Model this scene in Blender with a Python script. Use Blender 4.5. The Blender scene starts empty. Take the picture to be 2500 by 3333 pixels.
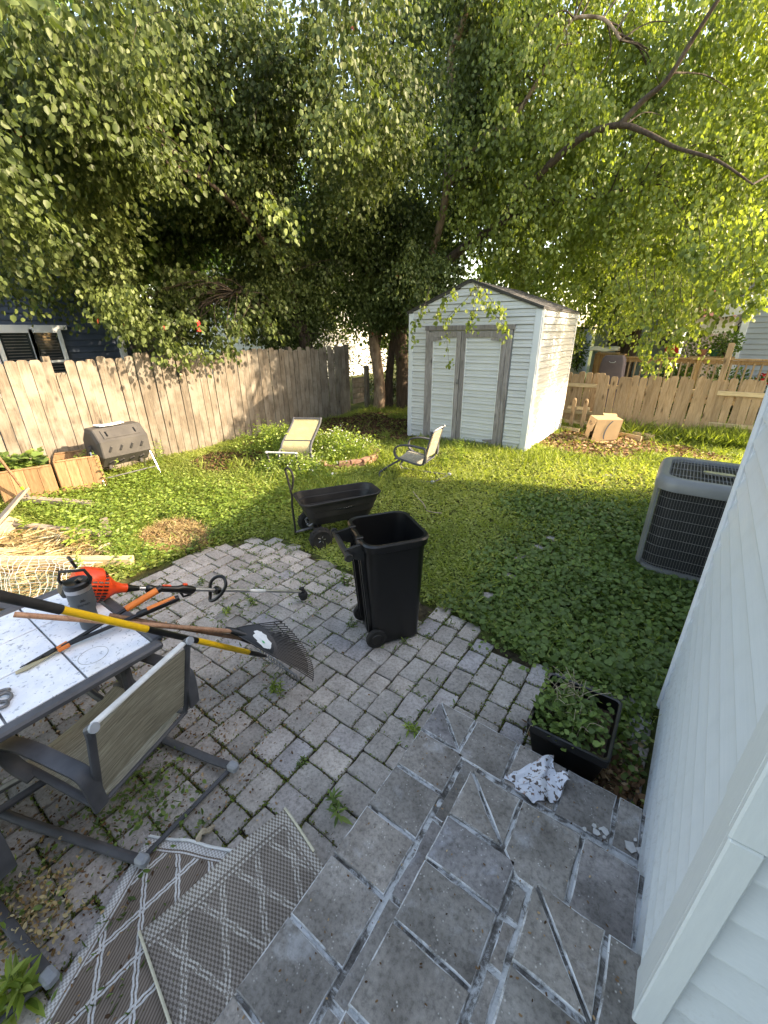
import bpy, math, random
import numpy as np
from mathutils import Vector, Matrix, noise
C = bpy.context.scene.collection
R = math.radians
random.seed(7); rng = np.random.default_rng(11)

# ------------------------------------------------------------------ camera
FPX = 1338.85
_p, _r, _a = R(23.47), R(0.535), R(35.6)
_f = np.array([0, math.cos(_p), -math.sin(_p)]); _rt = np.array([1, 0, 0.]); _dn = np.cross(_f, _rt)
_M = np.array([math.cos(_r)*_rt+math.sin(_r)*_dn, -math.sin(_r)*_rt+math.cos(_r)*_dn, _f])
_B = np.array([[math.cos(_a), -math.sin(_a), 0], [math.sin(_a), math.cos(_a), 0], [0, 0, 1.]]).T
CAMR = _M @ _B
CAMP = np.array([0, 0, 2.1])
cam = bpy.data.cameras.new('camera'); camo = bpy.data.objects.new('camera', cam); C.objects.link(camo)
mw = Matrix.Identity(4)
for i in range(3):
    mw[i][0] = CAMR[0][i]; mw[i][1] = -CAMR[1][i]; mw[i][2] = -CAMR[2][i]; mw[i][3] = CAMP[i]
camo.matrix_world = mw
cam.sensor_fit = 'HORIZONTAL'; cam.sensor_width = 36; cam.lens = FPX/2500*36
cam.clip_start = 0.02; cam.clip_end = 900
bpy.context.scene.camera = camo
def ray(px, py): return CAMR.T @ np.array([(px-1250)/FPX, (py-1666.5)/FPX, 1.])
def at_z(px, py, z=0.): d = ray(px, py); t = (z-2.1)/d[2]; return Vector((d[0]*t, d[1]*t, z))
def at_x(px, py, x): d = ray(px, py); t = x/d[0]; return Vector((x, d[1]*t, 2.1+d[2]*t))
def at_y(px, py, y): d = ray(px, py); t = y/d[1]; return Vector((d[0]*t, y, 2.1+d[2]*t))

# ------------------------------------------------------------------ light
KX, KY = 1.75, 0.79                      # ground shadow of one metre of height falls (-KX, -KY)
sv = Vector((KX, KY, 1)).normalized()
elev = math.asin(sv.z); azim = math.atan2(sv.x, sv.y)
w = bpy.data.worlds.new('World'); bpy.context.scene.world = w; w.use_nodes = True
nt = w.node_tree; nt.nodes.clear()
sky = nt.nodes.new('ShaderNodeTexSky'); sky.sky_type = 'NISHITA'; sky.sun_disc = False
sky.sun_elevation = elev; sky.sun_rotation = azim; sky.air_density = 1.0; sky.dust_density = 1.5; sky.ozone_density = 1.0
bg = nt.nodes.new('ShaderNodeBackground'); bg.inputs[1].default_value = 0.15
wo = nt.nodes.new('ShaderNodeOutputWorld'); nt.links.new(sky.outputs[0], bg.inputs[0]); nt.links.new(bg.outputs[0], wo.inputs[0])
sun = bpy.data.lights.new('sun', 'SUN'); sun.energy = 2.5; sun.angle = R(0.6); sun.color = (1, .95, .86)
suno = bpy.data.objects.new('sun', sun); C.objects.link(suno); suno.rotation_euler = sv.to_track_quat('Z', 'Y').to_euler()
suno.location = (8, 4, 12)
vs = bpy.context.scene.view_settings; vs.view_transform = 'Standard'; vs.look = 'None'; vs.gamma = 1; vs.exposure = 2.5
try: vs.use_white_balance = True; vs.white_balance_temperature = 8900; vs.white_balance_tint = 12
except Exception: pass
vs.gamma = 1
vs.use_curve_mapping = False

# ------------------------------------------------------------------ helpers
def wm(o): return (wm(o.parent) if o.parent else Matrix.Identity(4)) @ o.matrix_basis
def thing(name, label, cat, loc=(0, 0, 0), rz=0., group=None):
    o = bpy.data.objects.new(name, None); C.objects.link(o); o.location = loc; o.rotation_euler = (0, 0, rz)
    o.empty_display_size = .1
    o['label'] = label; o['category'] = cat
    if group: o['group'] = group
    return o
def tag(o, label=None, cat=None, group=None, kind=None):
    if label: o['label'] = label
    if cat: o['category'] = cat
    if group: o['group'] = group
    if kind: o['kind'] = kind
    return o
def link(name, me, parent=None, loc=(0, 0, 0), rot=(0, 0, 0)):
    o = bpy.data.objects.new(name, me); C.objects.link(o)
    if parent is not None: o.parent = parent
    o.location = loc; o.rotation_euler = rot
    return o
def copy_tree(o, parent=None):
    c = o.copy(); C.objects.link(c); c.parent = parent
    for ch in [x for x in C.objects if x.parent == o]: copy_tree(ch, c)
    return c
def frame(d, up=(0, 0, 1)):
    d = Vector(d).normalized(); u = Vector(up)
    if abs(d.dot(u)) > .98: u = Vector((0, 1, 0))
    s = d.cross(u).normalized(); n = s.cross(d).normalized()
    return d, s, n
class MB:
    def __init__(s, xf=None): s.v = []; s.f = []; s.xf = xf
    def add(s, vs, fs):
        b = len(s.v); s.v += [Vector(q) for q in vs]; s.f += [tuple(b+i for i in f) for f in fs]; return s
    def box(s, c, size, rot=None, ch=0.):
        hx, hy, hz = size[0]/2, size[1]/2, size[2]/2
        m = Matrix.Translation(Vector(c))
        if rot is not None: m = m @ (rot.to_4x4() if isinstance(rot, Matrix) else Matrix.Rotation(rot, 4, 'Z'))
        if ch <= 0:
            v = [Vector((x*hx, y*hy, z*hz)) for z in (-1, 1) for y in (-1, 1) for x in (-1, 1)]
            f = [(0, 2, 3, 1), (4, 5, 7, 6), (0, 1, 5, 4), (2, 6, 7, 3), (0, 4, 6, 2), (1, 3, 7, 5)]
        else:
            v = []; f = []; idx = {}
            for sx in (-1, 1):
                for sy in (-1, 1):
                    for sz in (-1, 1):
                        for k in range(3):
                            q = [hx, hy, hz]
                            for j in range(3):
                                if j != k: q[j] -= ch
                            idx[(sx, sy, sz, k)] = len(v); v.append(Vector((sx*q[0], sy*q[1], sz*q[2])))
            S = (-1, 1)
            for k in range(3):
                a, b = [j for j in range(3) if j != k]
                for sg in S:
                    def key(sa, sb):
                        t = [0, 0, 0]; t[k] = sg; t[a] = sa; t[b] = sb; return idx[(t[0], t[1], t[2], k)]
                    f.append((key(-1, -1), key(1, -1), key(1, 1), key(-1, 1)))
            for k in range(3):      # edges parallel to axis k
                a, b = [j for j in range(3) if j != k]
                for sa in S:
                    for sb in S:
                        def kk(sk, ax):
                            t = [0, 0, 0]; t[k] = sk; t[a] = sa; t[b] = sb; return idx[(t[0], t[1], t[2], ax)]
                        f.append((kk(-1, a), kk(1, a), kk(1, b), kk(-1, b)))
            for sx in S:
                for sy in S:
                    for sz in S: f.append(tuple(idx[(sx, sy, sz, k)] for k in range(3)))
        return s.add([m @ q for q in v], f)
    def beam(s, a, b, w_, h, up=(0, 0, 1), ch=0.):
        a = Vector(a); b = Vector(b); d, sd, n = frame(b-a, up)
        rot = Matrix((d, sd, n)).transposed()
        return s.box((a+b)/2, ((b-a).length, w_, h), rot, ch)
    def tube(s, pts, r, n=8, cap=True, flat=None):
        pts = [Vector(q) for q in pts]; m = len(pts); rr = r if isinstance(r, (list, tuple)) else [r]*m
        d = (pts[1]-pts[0]).normalized(); up = Vector((0, 0, 1)) if abs(d.z) < .9 else Vector((0, 1, 0))
        sd = d.cross(up).normalized(); vs_ = []
        for i, q in enumerate(pts):
            t = (pts[min(i+1, m-1)]-pts[max(i-1, 0)]).normalized()
            sd = (sd - t*sd.dot(t)).normalized(); nn = sd.cross(t)
            fx = flat if flat else 1
            for k in range(n):
                a = 2*math.pi*k/n+math.pi/n; vs_.append(q+(sd*math.cos(a)+nn*math.sin(a)*fx)*rr[i])
        fs = [(i*n+k, i*n+(k+1) % n, (i+1)*n+(k+1) % n, (i+1)*n+k) for i in range(m-1) for k in range(n)]
        if cap: fs += [tuple(range(n))[::-1], tuple((m-1)*n+k for k in range(n))]
        return s.add(vs_, fs)
    def prism(s, poly, o, u, v, w_, depth):      # 2D outline in plane (u,v) at o, extruded by w_*depth
        o = Vector(o); u = Vector(u); v = Vector(v); w_ = Vector(w_); n = len(poly)
        a = [o+u*x+v*y for x, y in poly]; b = [q+w_*depth for q in a]
        return s.add(a+b, [tuple(range(n))[::-1], tuple(range(n, 2*n))]+[(i, (i+1) % n, n+(i+1) % n, n+i) for i in range(n)])
    def loft(s, rings, cap0=True, cap1=True):
        n = len(rings[0]); m = len(rings); vs_ = [q for r_ in rings for q in r_]
        fs = [(i*n+k, i*n+(k+1) % n, (i+1)*n+(k+1) % n, (i+1)*n+k) for i in range(m-1) for k in range(n)]
        if cap0: fs.append(tuple(range(n))[::-1])
        if cap1: fs.append(tuple((m-1)*n+k for k in range(n)))
        return s.add(vs_, fs)
    def lathe(s, prof, c, axis=(0, 0, 1), n=20, cap=True):
        d, sd, nn = frame(axis); c = Vector(c)
        rings = [[c+d*z+(sd*math.cos(2*math.pi*k/n)+nn*math.sin(2*math.pi*k/n))*r_ for k in range(n)] for r_, z in prof]
        return s.loft(rings, cap, cap)
    def torus(s, c, axis, Rr, r_, n=24, m=8):
        d, sd, nn = frame(axis); c = Vector(c); vs_ = []
        for i in range(n):
            a = 2*math.pi*i/n; o = sd*math.cos(a)+nn*math.sin(a)
            for k in range(m):
                b = 2*math.pi*k/m; vs_.append(c+o*(Rr+r_*math.cos(b))+d*r_*math.sin(b))
        return s.add(vs_, [(i*m+k, ((i+1) % n)*m+k, ((i+1) % n)*m+(k+1) % m, i*m+(k+1) % m) for i in range(n) for k in range(m)])
    def grid(s, fn, nu, nv):
        return s.add([fn(i/nu, j/nv) for j in range(nv+1) for i in range(nu+1)],
                     [(j*(nu+1)+i, j*(nu+1)+i+1, (j+1)*(nu+1)+i+1, (j+1)*(nu+1)+i) for j in range(nv) for i in range(nu)])
    def mesh(s, name, mat, smooth=False, inv=None):
        me = bpy.data.meshes.new(name)
        vs_ = s.v
        if s.xf is not None: vs_ = [s.xf @ q for q in vs_]
        if inv is not None: vs_ = [inv @ q for q in vs_]
        me.from_pydata([tuple(q) for q in vs_], [], s.f); me.materials.append(mat)
        if smooth: me.polygons.foreach_set('use_smooth', [True]*len(me.polygons))
        me.update(); return me
    def build(s, name, mat, parent=None, smooth=False, world=True):
        inv = wm(parent).inverted() if (parent is not None and world) else None
        return link(name, s.mesh(name, mat, smooth, inv), parent)
def auto(o, ang=40):        # smooth shading that keeps hard edges
    o.data.polygons.foreach_set('use_smooth', [True]*len(o.data.polygons))
    try: o.data.set_sharp_from_angle(angle=R(ang))
    except Exception: pass
    return o
def solidify(o, t, off=0):
    m = o.modifiers.new('thickness', 'SOLIDIFY'); m.thickness = t; m.offset = off; return o
def rrect(hx, hy, r_, n=5, z=0, cx=0, cy=0):
    out = []
    for (sx, sy, a0) in ((1, 1, 0), (-1, 1, 90), (-1, -1, 180), (1, -1, 270)):
        for k in range(n+1):
            a = R(a0+90*k/n); out.append(Vector((cx+sx*(hx-r_)+r_*math.cos(a), cy+sy*(hy-r_)+r_*math.sin(a), z)))
    return out
def arc(a, b, mid, n=8):
    a, b, mid = Vector(a), Vector(b), Vector(mid)
    return [a*(1-t)**2+mid*2*t*(1-t)+b*t*t for t in [i/n for i in range(n+1)]]
def smoothp(pts, n=5):
    P = [Vector(q) for q in pts]; out = []
    for i in range(len(P)-1):
        p0 = P[max(i-1, 0)]; p1 = P[i]; p2 = P[i+1]; p3 = P[min(i+2, len(P)-1)]
        for k in range(n):
            t = k/n
            out.append(.5*((2*p1)+(p2-p0)*t+(2*p0-5*p1+4*p2-p3)*t*t+(3*p1-p0-3*p2+p3)*t**3))
    return out+[P[-1]]
def text(s, size, o, u, v, mat, parent, name='lettering', ext=.0006, font=None, shear=0., align='CENTER'):
    cu = bpy.data.curves.new(name, 'FONT'); cu.body = s; cu.size = size; cu.extrude = ext; cu.align_x = align; cu.align_y = 'CENTER'; cu.shear = shear
    cu.resolution_u = 2
    to = bpy.data.objects.new(name, cu); C.objects.link(to)
    dg = bpy.context.evaluated_depsgraph_get(); me = bpy.data.meshes.new_from_object(to.evaluated_get(dg)); me.name = name
    bpy.data.objects.remove(to); u = Vector(u).normalized(); v = Vector(v); v = (v-u*v.dot(u)).normalized(); n = u.cross(v)
    m = Matrix((u, v, n)).transposed().to_4x4(); m.translation = Vector(o); me.transform(wm(parent).inverted() @ m)
    me.materials.clear(); me.materials.append(mat); return link(name, me, parent)

# ------------------------------------------------------------------ materials
class NB:
    def __init__(s, name):
        s.m = bpy.data.materials.new(name); s.m.use_nodes = True; s.t = s.m.node_tree; s.t.nodes.clear()
        s.out = s.n('ShaderNodeOutputMaterial'); s.b = s.n('ShaderNodeBsdfPrincipled'); s.l(s.b.outputs[0], s.out.inputs[0])
    def n(s, t, **k):
        o = s.t.nodes.new(t)
        for a, v in k.items(): setattr(o, a, v)
        return o
    def l(s, a, b): s.t.links.new(a, b)
    def coord(s, kind='Object', scale=(1, 1, 1), rnd=0.):
        tc = s.n('ShaderNodeTexCoord'); v = tc.outputs[kind]
        if rnd:
            oi = s.n('ShaderNodeObjectInfo'); mu = s.n('ShaderNodeMath', operation='MULTIPLY'); mu.inputs[1].default_value = rnd
            s.l(oi.outputs['Random'], mu.inputs[0]); ad = s.n('ShaderNodeVectorMath', operation='ADD'); s.l(v, ad.inputs[0]); s.l(mu.outputs[0], ad.inputs[1]); v = ad.outputs[0]
        mp = s.n('ShaderNodeMapping'); mp.inputs['Scale'].default_value = scale; s.l(v, mp.inputs[0]); return mp.outputs[0]
    def noise(s, v, sc, det=5, ro=.6, dist=0):
        o = s.n('ShaderNodeTexNoise'); o.inputs['Scale'].default_value = sc; o.inputs['Detail'].default_value = det
        o.inputs['Roughness'].default_value = ro; o.inputs['Distortion'].default_value = dist; s.l(v, o.inputs['Vector']); return o.outputs['Fac']
    def ramp(s, f, stops, const=False):
        o = s.n('ShaderNodeValToRGB'); s.l(f, o.inputs[0]); e = o.color_ramp.elements
        if const: o.color_ramp.interpolation = 'CONSTANT'
        while len(e) > 1: e.remove(e[-1])
        e[0].position = stops[0][0]; e[0].color = (*stops[0][1], 1)
        for p, c in stops[1:]: q = e.new(p); q.color = (*c, 1)
        return o.outputs[0]
    def mix(s, f, a, b, mode='MIX'):
        o = s.n('ShaderNodeMix', data_type='RGBA', blend_type=mode)
        for sock, val in ((o.inputs[0], f), (o.inputs[6], a), (o.inputs[7], b)):
            if isinstance(val, (int, float)): sock.default_value = val
            elif isinstance(val, (tuple, list)): sock.default_value = (*val, 1)
            else: s.l(val, sock)
        return o.outputs[2]
    def math(s, op, a, b=0.):
        o = s.n('ShaderNodeMath', operation=op)
        for i, val in enumerate((a, b)):
            if isinstance(val, (int, float)): o.inputs[i].default_value = val
            else: s.l(val, o.inputs[i])
        return o.outputs[0]
    def bump(s, h, st=.3, d=.01):
        o = s.n('ShaderNodeBump'); o.inputs['Strength'].default_value = st; o.inputs['Distance'].default_value = d
        s.l(h, o.inputs['Height']); s.l(o.outputs[0], s.b.inputs['Normal']); return o
    def fin(s, col, rough=.7, spec=.4, metal=0.):
        if isinstance(col, (tuple, list)): s.b.inputs['Base Color'].default_value = (*col, 1)
        else: s.l(col, s.b.inputs['Base Color'])
        if isinstance(rough, (int, float)): s.b.inputs['Roughness'].default_value = rough
        else: s.l(rough, s.b.inputs['Roughness'])
        s.b.inputs['Specular IOR Level'].default_value = spec; s.b.inputs['Metallic'].default_value = metal
        return s.m
G3 = lambda x: (x, x, x)
def simple(name, c1, c2=None, sc=6, rough=.6, bump=.0, bd=.004, spec=.4, metal=0., rnd=0., stretch=(1, 1, 1), det=5):
    b = NB(name); v = b.coord('Object', stretch, 7.3 if rnd else 0)
    if c2 is None: c2 = tuple(x*.75 for x in c1)
    f = b.noise(v, sc, det); col = b.ramp(f, [(.3, c1), (.7, c2)])
    if rnd:
        oi = b.n('ShaderNodeObjectInfo'); k = b.n('ShaderNodeMapRange'); k.inputs[3].default_value = 1-rnd; k.inputs[4].default_value = 1+rnd
        b.l(oi.outputs['Random'], k.inputs[0]); cc = b.n('ShaderNodeCombineColor')
        for i in range(3): b.l(k.outputs[0], cc.inputs[i])
        col = b.mix(1., col, cc.outputs[0], 'MULTIPLY')
    if bump: b.bump(b.noise(v, sc*8, 4), bump, bd)
    return b.fin(col, rough, spec, metal)
def wood(name, ca, cb, cc, axis=2, rnd=.22, knots=True, rough=.85, stain=None):
    b = NB(name); sc = [14, 14, 14]; sc[axis] = 1.3; v = b.coord('Object', tuple(sc), 23.)
    v1 = b.coord('Object', (1, 1, 1), 23.)
    g = b.noise(v, 1.6, 8, .65, 1.2); col = b.ramp(g, [(.28, cc), (.45, cb), (.62, ca)])
    fine = b.noise(v, 9, 4); col = b.mix(.35, col, b.ramp(fine, [(.35, G3(.45)), (.6, G3(1.))]), 'MULTIPLY')
    if knots:
        s2 = [7, 7, 7]; s2[axis] = 2.6; vk = b.coord('Object', tuple(s2), 23.)
        vo = b.n('ShaderNodeTexVoronoi'); vo.inputs['Scale'].default_value = .9; b.l(vk, vo.inputs['Vector'])
        col = b.mix(b.ramp(vo.outputs['Distance'], [(.05, G3(1)), (.13, G3(.45)), (.2, G3(0))]), col, tuple(x*.42 for x in cc))
    big = b.noise(v1, 1.4, 3); col = b.mix(.5, col, b.ramp(big, [(.3, G3(.62)), (.65, G3(1.1))]), 'MULTIPLY')
    if stain:                       # weathering: grey film that grows towards the ends of the boards
        sx = b.n('ShaderNodeSeparateXYZ'); b.l(b.coord(), sx.inputs[0])
        col = b.mix(b.math('MULTIPLY', b.ramp(b.noise(v1, 3, 4), [(.42, G3(0)), (.62, G3(1))]), .6), col, stain)
    oi = b.n('ShaderNodeObjectInfo'); k = b.n('ShaderNodeMapRange'); k.inputs[3].default_value = 1-rnd; k.inputs[4].default_value = 1+rnd
    b.l(oi.outputs['Random'], k.inputs[0]); c3 = b.n('ShaderNodeCombineColor')
    for i in range(3): b.l(k.outputs[0], c3.inputs[i])
    col = b.mix(1., col, c3.outputs[0], 'MULTIPLY'); b.bump(g, .5, .004)
    return b.fin(col, rough, .25)
def leafmat(name, stops, trans=.35, rough=.45, spec=.5):
    b = NB(name); a = b.n('ShaderNodeAttribute'); a.attribute_name = 'rnd'; col = b.ramp(a.outputs['Fac'], stops)
    b.fin(col, rough, spec); tr = b.n('ShaderNodeBsdfTranslucent')
    tc = b.mix(1., col, (1.5, 1.55, .7), 'MULTIPLY'); b.l(tc, tr.inputs[0])
    ms = b.n('ShaderNodeMixShader'); ms.inputs[0].default_value = trans; b.l(b.b.outputs[0], ms.inputs[1]); b.l(tr.outputs[0], ms.inputs[2]); b.l(ms.outputs[0], b.out.inputs[0])
    return b.m

def stonemat(name, ca, cb, fleck=.5, eff=0., tintz=False):
    b = NB(name); v = b.coord('Object', (1, 1, 1), 31.)
    n1 = b.noise(v, 7, 6, .6); col = b.ramp(n1, [(.3, ca), (.68, cb)])
    n2 = b.noise(v, 60, 3, .7); col = b.mix(.8, col, b.ramp(n2, [(.32, G3(.55)), (.5, G3(1)), (.7, G3(1.25))]), 'MULTIPLY')
    vo = b.n('ShaderNodeTexVoronoi'); vo.inputs['Scale'].default_value = 75; b.l(v, vo.inputs['Vector'])
    sel = b.math('MULTIPLY', b.ramp(vo.outputs['Distance'], [(.1, G3(1)), (.26, G3(0))]), b.ramp(b.noise(v, 22, 2), [(.54, G3(0)), (.6, G3(1))]))
    col = b.mix(b.math('MULTIPLY', sel, fleck), col, (.6, .58, .55))
    if eff:
        e = b.math('MULTIPLY', b.ramp(b.noise(v, 5, 6, .7), [(.56, G3(0)), (.68, G3(1))]), eff); col = b.mix(e, col, (.62, .64, .68))
    dk = b.ramp(b.noise(v, 2.3, 5), [(.35, G3(.68)), (.6, G3(1.08))]); col = b.mix(.8, col, dk, 'MULTIPLY')
    oi = b.n('ShaderNodeObjectInfo'); k = b.ramp(oi.outputs['Random'], [(0, (.8, .79, .78)), (.5, G3(1)), (.8, (1.12, 1.08, 1.05)), (1, (.92, .95, 1.05))])
    col = b.mix(1., col, k, 'MULTIPLY'); b.bump(b.noise(v, 90, 4, .7), .55, .003)
    return b.fin(col, .9, .25)

m_paver = stonemat('paver_concrete', (.30, .272, .250), (.42, .388, .362), .65)
m_slab = stonemat('step_concrete', (.165, .149, .136), (.315, .29, .27), .8, .35)
m_mortar = simple('mortar', (.5, .52, .55), (.09, .088, .085), 16, .95, .6, .004)
b = NB('vinyl_siding'); v = b.coord('Object'); n1 = b.noise(b.coord('Object', (1, .15, 6)), 40, 5); col = b.ramp(n1, [(.3, (.53, .585, .63)), (.7, (.57, .62, .66))])
_sx = b.n('ShaderNodeSeparateXYZ'); b.l(v, _sx.inputs[0]); _lo = b.n('ShaderNodeMapRange'); _lo.inputs[1].default_value = 1.0; _lo.inputs[2].default_value = .1; b.l(_sx.outputs[2], _lo.inputs[0])
_sp = b.math('MULTIPLY', b.ramp(b.noise(v, 38, 5, .8), [(.52, G3(0)), (.68, G3(1))]), b.math('MULTIPLY', _lo.outputs[0], .55)); col = b.mix(_sp, col, (.22, .20, .17))
col = b.mix(b.math('MULTIPLY', b.ramp(b.noise(b.coord('Object', (3, 3, .7)), 2.5, 5), [(.5, G3(0)), (.75, G3(1))]), .25), col, (.42, .46, .47))
b.bump(n1, .25, .0008); m_vinyl = b.fin(col, .5, .4)
m_trim = simple('vinyl_trim', (.56, .61, .64), (.60, .65, .675), 30, .45, .5, .001, .4, stretch=(4, 4, .4))
m_trim2 = simple('vinyl_channel', (.55, .58, .63), (.60, .63, .68), 30, .5)
m_shedv = simple('white_siding', (.55, .56, .555), (.48, .49, .485), 2.2, .5, .15, .001, rnd=.05)
m_shedw = simple('grey_trim', (.55, .58, .60), (.62, .65, .67), 3, .5)
m_dwood = wood('weathered_door_wood', (.34, .31, .30), (.24, .215, .205), (.13, .115, .11), 2, .15, True)
m_fence = wood('weathered_fence_wood', (.215, .178, .138), (.16, .13, .10), (.072, .056, .043), 2, .16, True, .85, (.27, .24, .20))
m_pine = wood('new_pine_fence', (.46, .33, .21), (.38, .265, .155), (.26, .165, .09), 2, .14, True)
m_pinex = wood('pine_lumber', (.62, .50, .32), (.52, .40, .24), (.38, .27, .15), 0, .12, True)
m_greyx = wood('grey_lumber', (.42, .35, .29), (.33, .26, .21), (.20, .15, .12), 0, .12, True)
m_cedar = wood('cedar_planter_wood', (.36, .225, .125), (.29, .17, .088), (.17, .095, .048), 2, .2, True)
m_deck = wood('deck_wood', (.50, .33, .17), (.40, .25, .12), (.22, .12, .06), 2, .15, False)
m_handle = wood('handle_wood', (.42, .24, .15), (.34, .18, .11), (.22, .11, .07), 0, .1, False, .5)
m_black = simple('black_plastic', (.004, .004, .0042), (.007, .007, .0072), 9, .33, .12, .0015, .5)
m_black2 = simple('dusty_black_plastic', (.007, .007, .0075), (.026, .025, .024), 5, .5, .2, .002, .4)
m_rub = simple('black_rubber', (.008, .008, .008), (.02, .019, .018), 20, .8, .3, .002)
m_bmet = simple('black_metal', (.007, .007, .0075), (.018, .018, .018), 12, .4, 0, spec=.5)
m_char = simple('charcoal_powder_coat', (.048, .050, .058), (.085, .088, .10), 9, .55, .25, .001, .4)
m_cap = simple('grey_cap', (.22, .24, .27), (.32, .34, .37), 14, .5)
m_worn = simple('worn_white_bar', (.66, .66, .64), (.42, .42, .42), 12, .6)
m_alu = simple('aluminium', (.55, .55, .56), (.35, .35, .36), 15, .32, 0, metal=.9)
m_steel = simple('dull_steel', (.22, .22, .23), (.12, .12, .12), 18, .5, .1, metal=.5)
m_orange = simple('orange_grip', (.72, .20, .04), (.55, .14, .03), 12, .6)
m_red = simple('orange_red_plastic', (.80, .075, .018), (.66, .055, .015), 10, .35)
m_yel = simple('yellow_fibreglass', (.83, .50, .02), (.62, .36, .02), 12, .4)
m_white = simple('white_plastic', (.75, .75, .74), (.62, .62, .6), 10, .5)
m_beige = simple('beige_blade', (.42, .37, .24), (.30, .27, .18), 14, .5)
m_mug = simple('charcoal_mug', (.055, .065, .075), (.065, .075, .085), 12, .45, .1, .001)
m_comp = simple('dark_grey_composter', (.045, .042, .041), (.075, .07, .066), 4, .6, .35, .003)
m_acg = simple('grey_ac_metal', (.15, .158, .16), (.19, .198, .20), 6, .38, 0, spec=.5)
m_coil = simple('ac_coil', (.008, .008, .009), (.016, .016, .017), 60, .6)
m_wire = simple('ac_wire', (.16, .165, .17), (.11, .112, .115), 6, .5)
m_card = simple('cardboard', (.56, .38, .22), (.48, .32, .185), 4, .85, .1, .001)
m_ink = simple('dark_ink', (.035, .03, .03), (.02, .02, .02), 5, .7)
m_brick = simple('red_brick', (.20, .095, .065), (.28, .17, .125), 12, .9, .5, .004, rnd=.25)
m_dirt = simple('mulch_soil', (.12, .07, .045), (.055, .032, .02), 14, .95, .8, .02)
m_glass = simple('dark_window_glass', (.012, .016, .018), (.02, .025, .028), 2, .06, 0, spec=.6)
m_bark = simple('brown_bark', (.135, .095, .07), (.045, .032, .024), 7, .95, .9, .03, stretch=(3, 3, .6))
m_bark2 = simple('peeling_birch_bark', (.44, .32, .235), (.15, .095, .065), 5, .9, .8, .02, stretch=(2, 2, .9))
m_twig = simple('twig', (.07, .05, .036), (.04, .03, .022), 9, .9)
m_navy = simple('navy_siding', (.045, .065, .10), (.055, .08, .12), 3, .6)
m_navyd = simple('dark_shed_boards', (.05, .052, .055), (.08, .08, .085), 6, .7, stretch=(8, 8, .5))
m_wtrim = simple('white_trim', (.72, .73, .72), (.60, .61, .6), 3, .5)
m_hgrey = simple('grey_siding', (.27, .30, .32), (.30, .33, .35), 3, .6)
m_hcream = simple('cream_siding', (.62, .60, .50), (.55, .53, .44), 3, .6)
m_hwhite = simple('white_house_siding', (.64, .64, .60), (.56, .56, .53), 3, .6)
m_hblue = simple('pale_blue_siding', (.42, .50, .56), (.48, .56, .62), 3, .6)
m_rbrick = NB('red_shingle_wall')
_v = m_rbrick.coord('Object'); _bt = m_rbrick.n('ShaderNodeTexBrick'); m_rbrick.l(m_rbrick.n('ShaderNodeTexCoord').outputs['Object'], _bt.inputs[0])
_bt.inputs['Scale'].default_value = 3; _bt.inputs['Color1'].default_value = (.24, .085, .055, 1); _bt.inputs['Color2'].default_value = (.30, .12, .08, 1); _bt.inputs['Mortar'].default_value = (.14, .06, .045, 1)
m_rbrick = m_rbrick.fin(_bt.outputs[0], .85)
m_shing = simple('asphalt_shingle', (.125, .122, .122), (.05, .048, .048), 30, .95, .6, .004, rnd=.3)
m_cover = simple('mauve_grill_cover', (.13, .105, .12), (.09, .075, .09), 4, .7, .2, .004)
m_redc = simple('red_fabric', (.62, .02, .03), (.45, .015, .02), 5, .7)
m_terra = simple('terracotta', (.42, .18, .10), (.33, .13, .08), 6, .8)
m_bluepl = simple('blue_grey_plastic', (.30, .42, .50), (.22, .32, .4), 4, .5)
m_green = simple('lime_band', (.25, .75, .05), (.2, .6, .04), 5, .5)
m_chip = simple('paint_chip', (.62, .62, .62), (.45, .44, .44), 30, .8)
m_bone = simple('bleached_wood', (.45, .38, .28), (.22, .17, .12), 14, .85, .4, .004)
m_sticker = simple('sticker', (.72, .73, .73), (.6, .61, .61), 20, .5)

# leaves
Lgreen = leafmat('pear_leaf', [(0, (.022, .034, .010)), (.45, (.060, .086, .024)), (.85, (.165, .21, .07)), (.97, (.25, .29, .11)), (1, (.25, .06, .03))], .30, .5, .3)
Lbirch = leafmat('birch_leaf', [(0, (.07, .105, .028)), (.4, (.16, .21, .052)), (.8, (.29, .345, .09)), (1, (.40, .44, .13))], .48, .42, .45)
Lback = leafmat('distant_leaf', [(0, (.05, .10, .02)), (.5, (.09, .16, .028)), (1, (.16, .24, .04))], .40, .5, .4)
Lclov = leafmat('ground_ivy_leaf', [(0, (.06, .10, .026)), (.5, (.105, .17, .042)), (.9, (.17, .25, .065)), (1, (.26, .33, .09))], .3, .5, .35)
Llawn = leafmat('lawn_weed_leaf', [(0, (.13, .165, .032)), (.5, (.28, .33, .095)), (.85, (.41, .45, .15)), (.95, (.42, .43, .11)), (1, (.46, .34, .16))], .45, .5, .35)
Lgrass = leafmat('grass_blade', [(0, (.12, .165, .035)), (.6, (.25, .31, .075)), (.85, (.35, .39, .12)), (1, (.50, .40, .2))], .45, .55, .3)
Ldry = leafmat('dry_stalk', [(0, (.22, .13, .06)), (.5, (.42, .31, .16)), (.85, (.55, .45, .27)), (1, (.65, .58, .42))], .2, .8, .2)
Llit = leafmat('leaf_litter', [(0, (.055, .03, .018)), (.5, (.16, .085, .045)), (.85, (.33, .20, .11)), (1, (.50, .36, .22))], .1, .85, .2)
Lweed = leafmat('bright_weed_leaf', [(0, (.12, .19, .035)), (.6, (.23, .32, .065)), (1, (.36, .43, .12))], .4, .45, .4)
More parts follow.
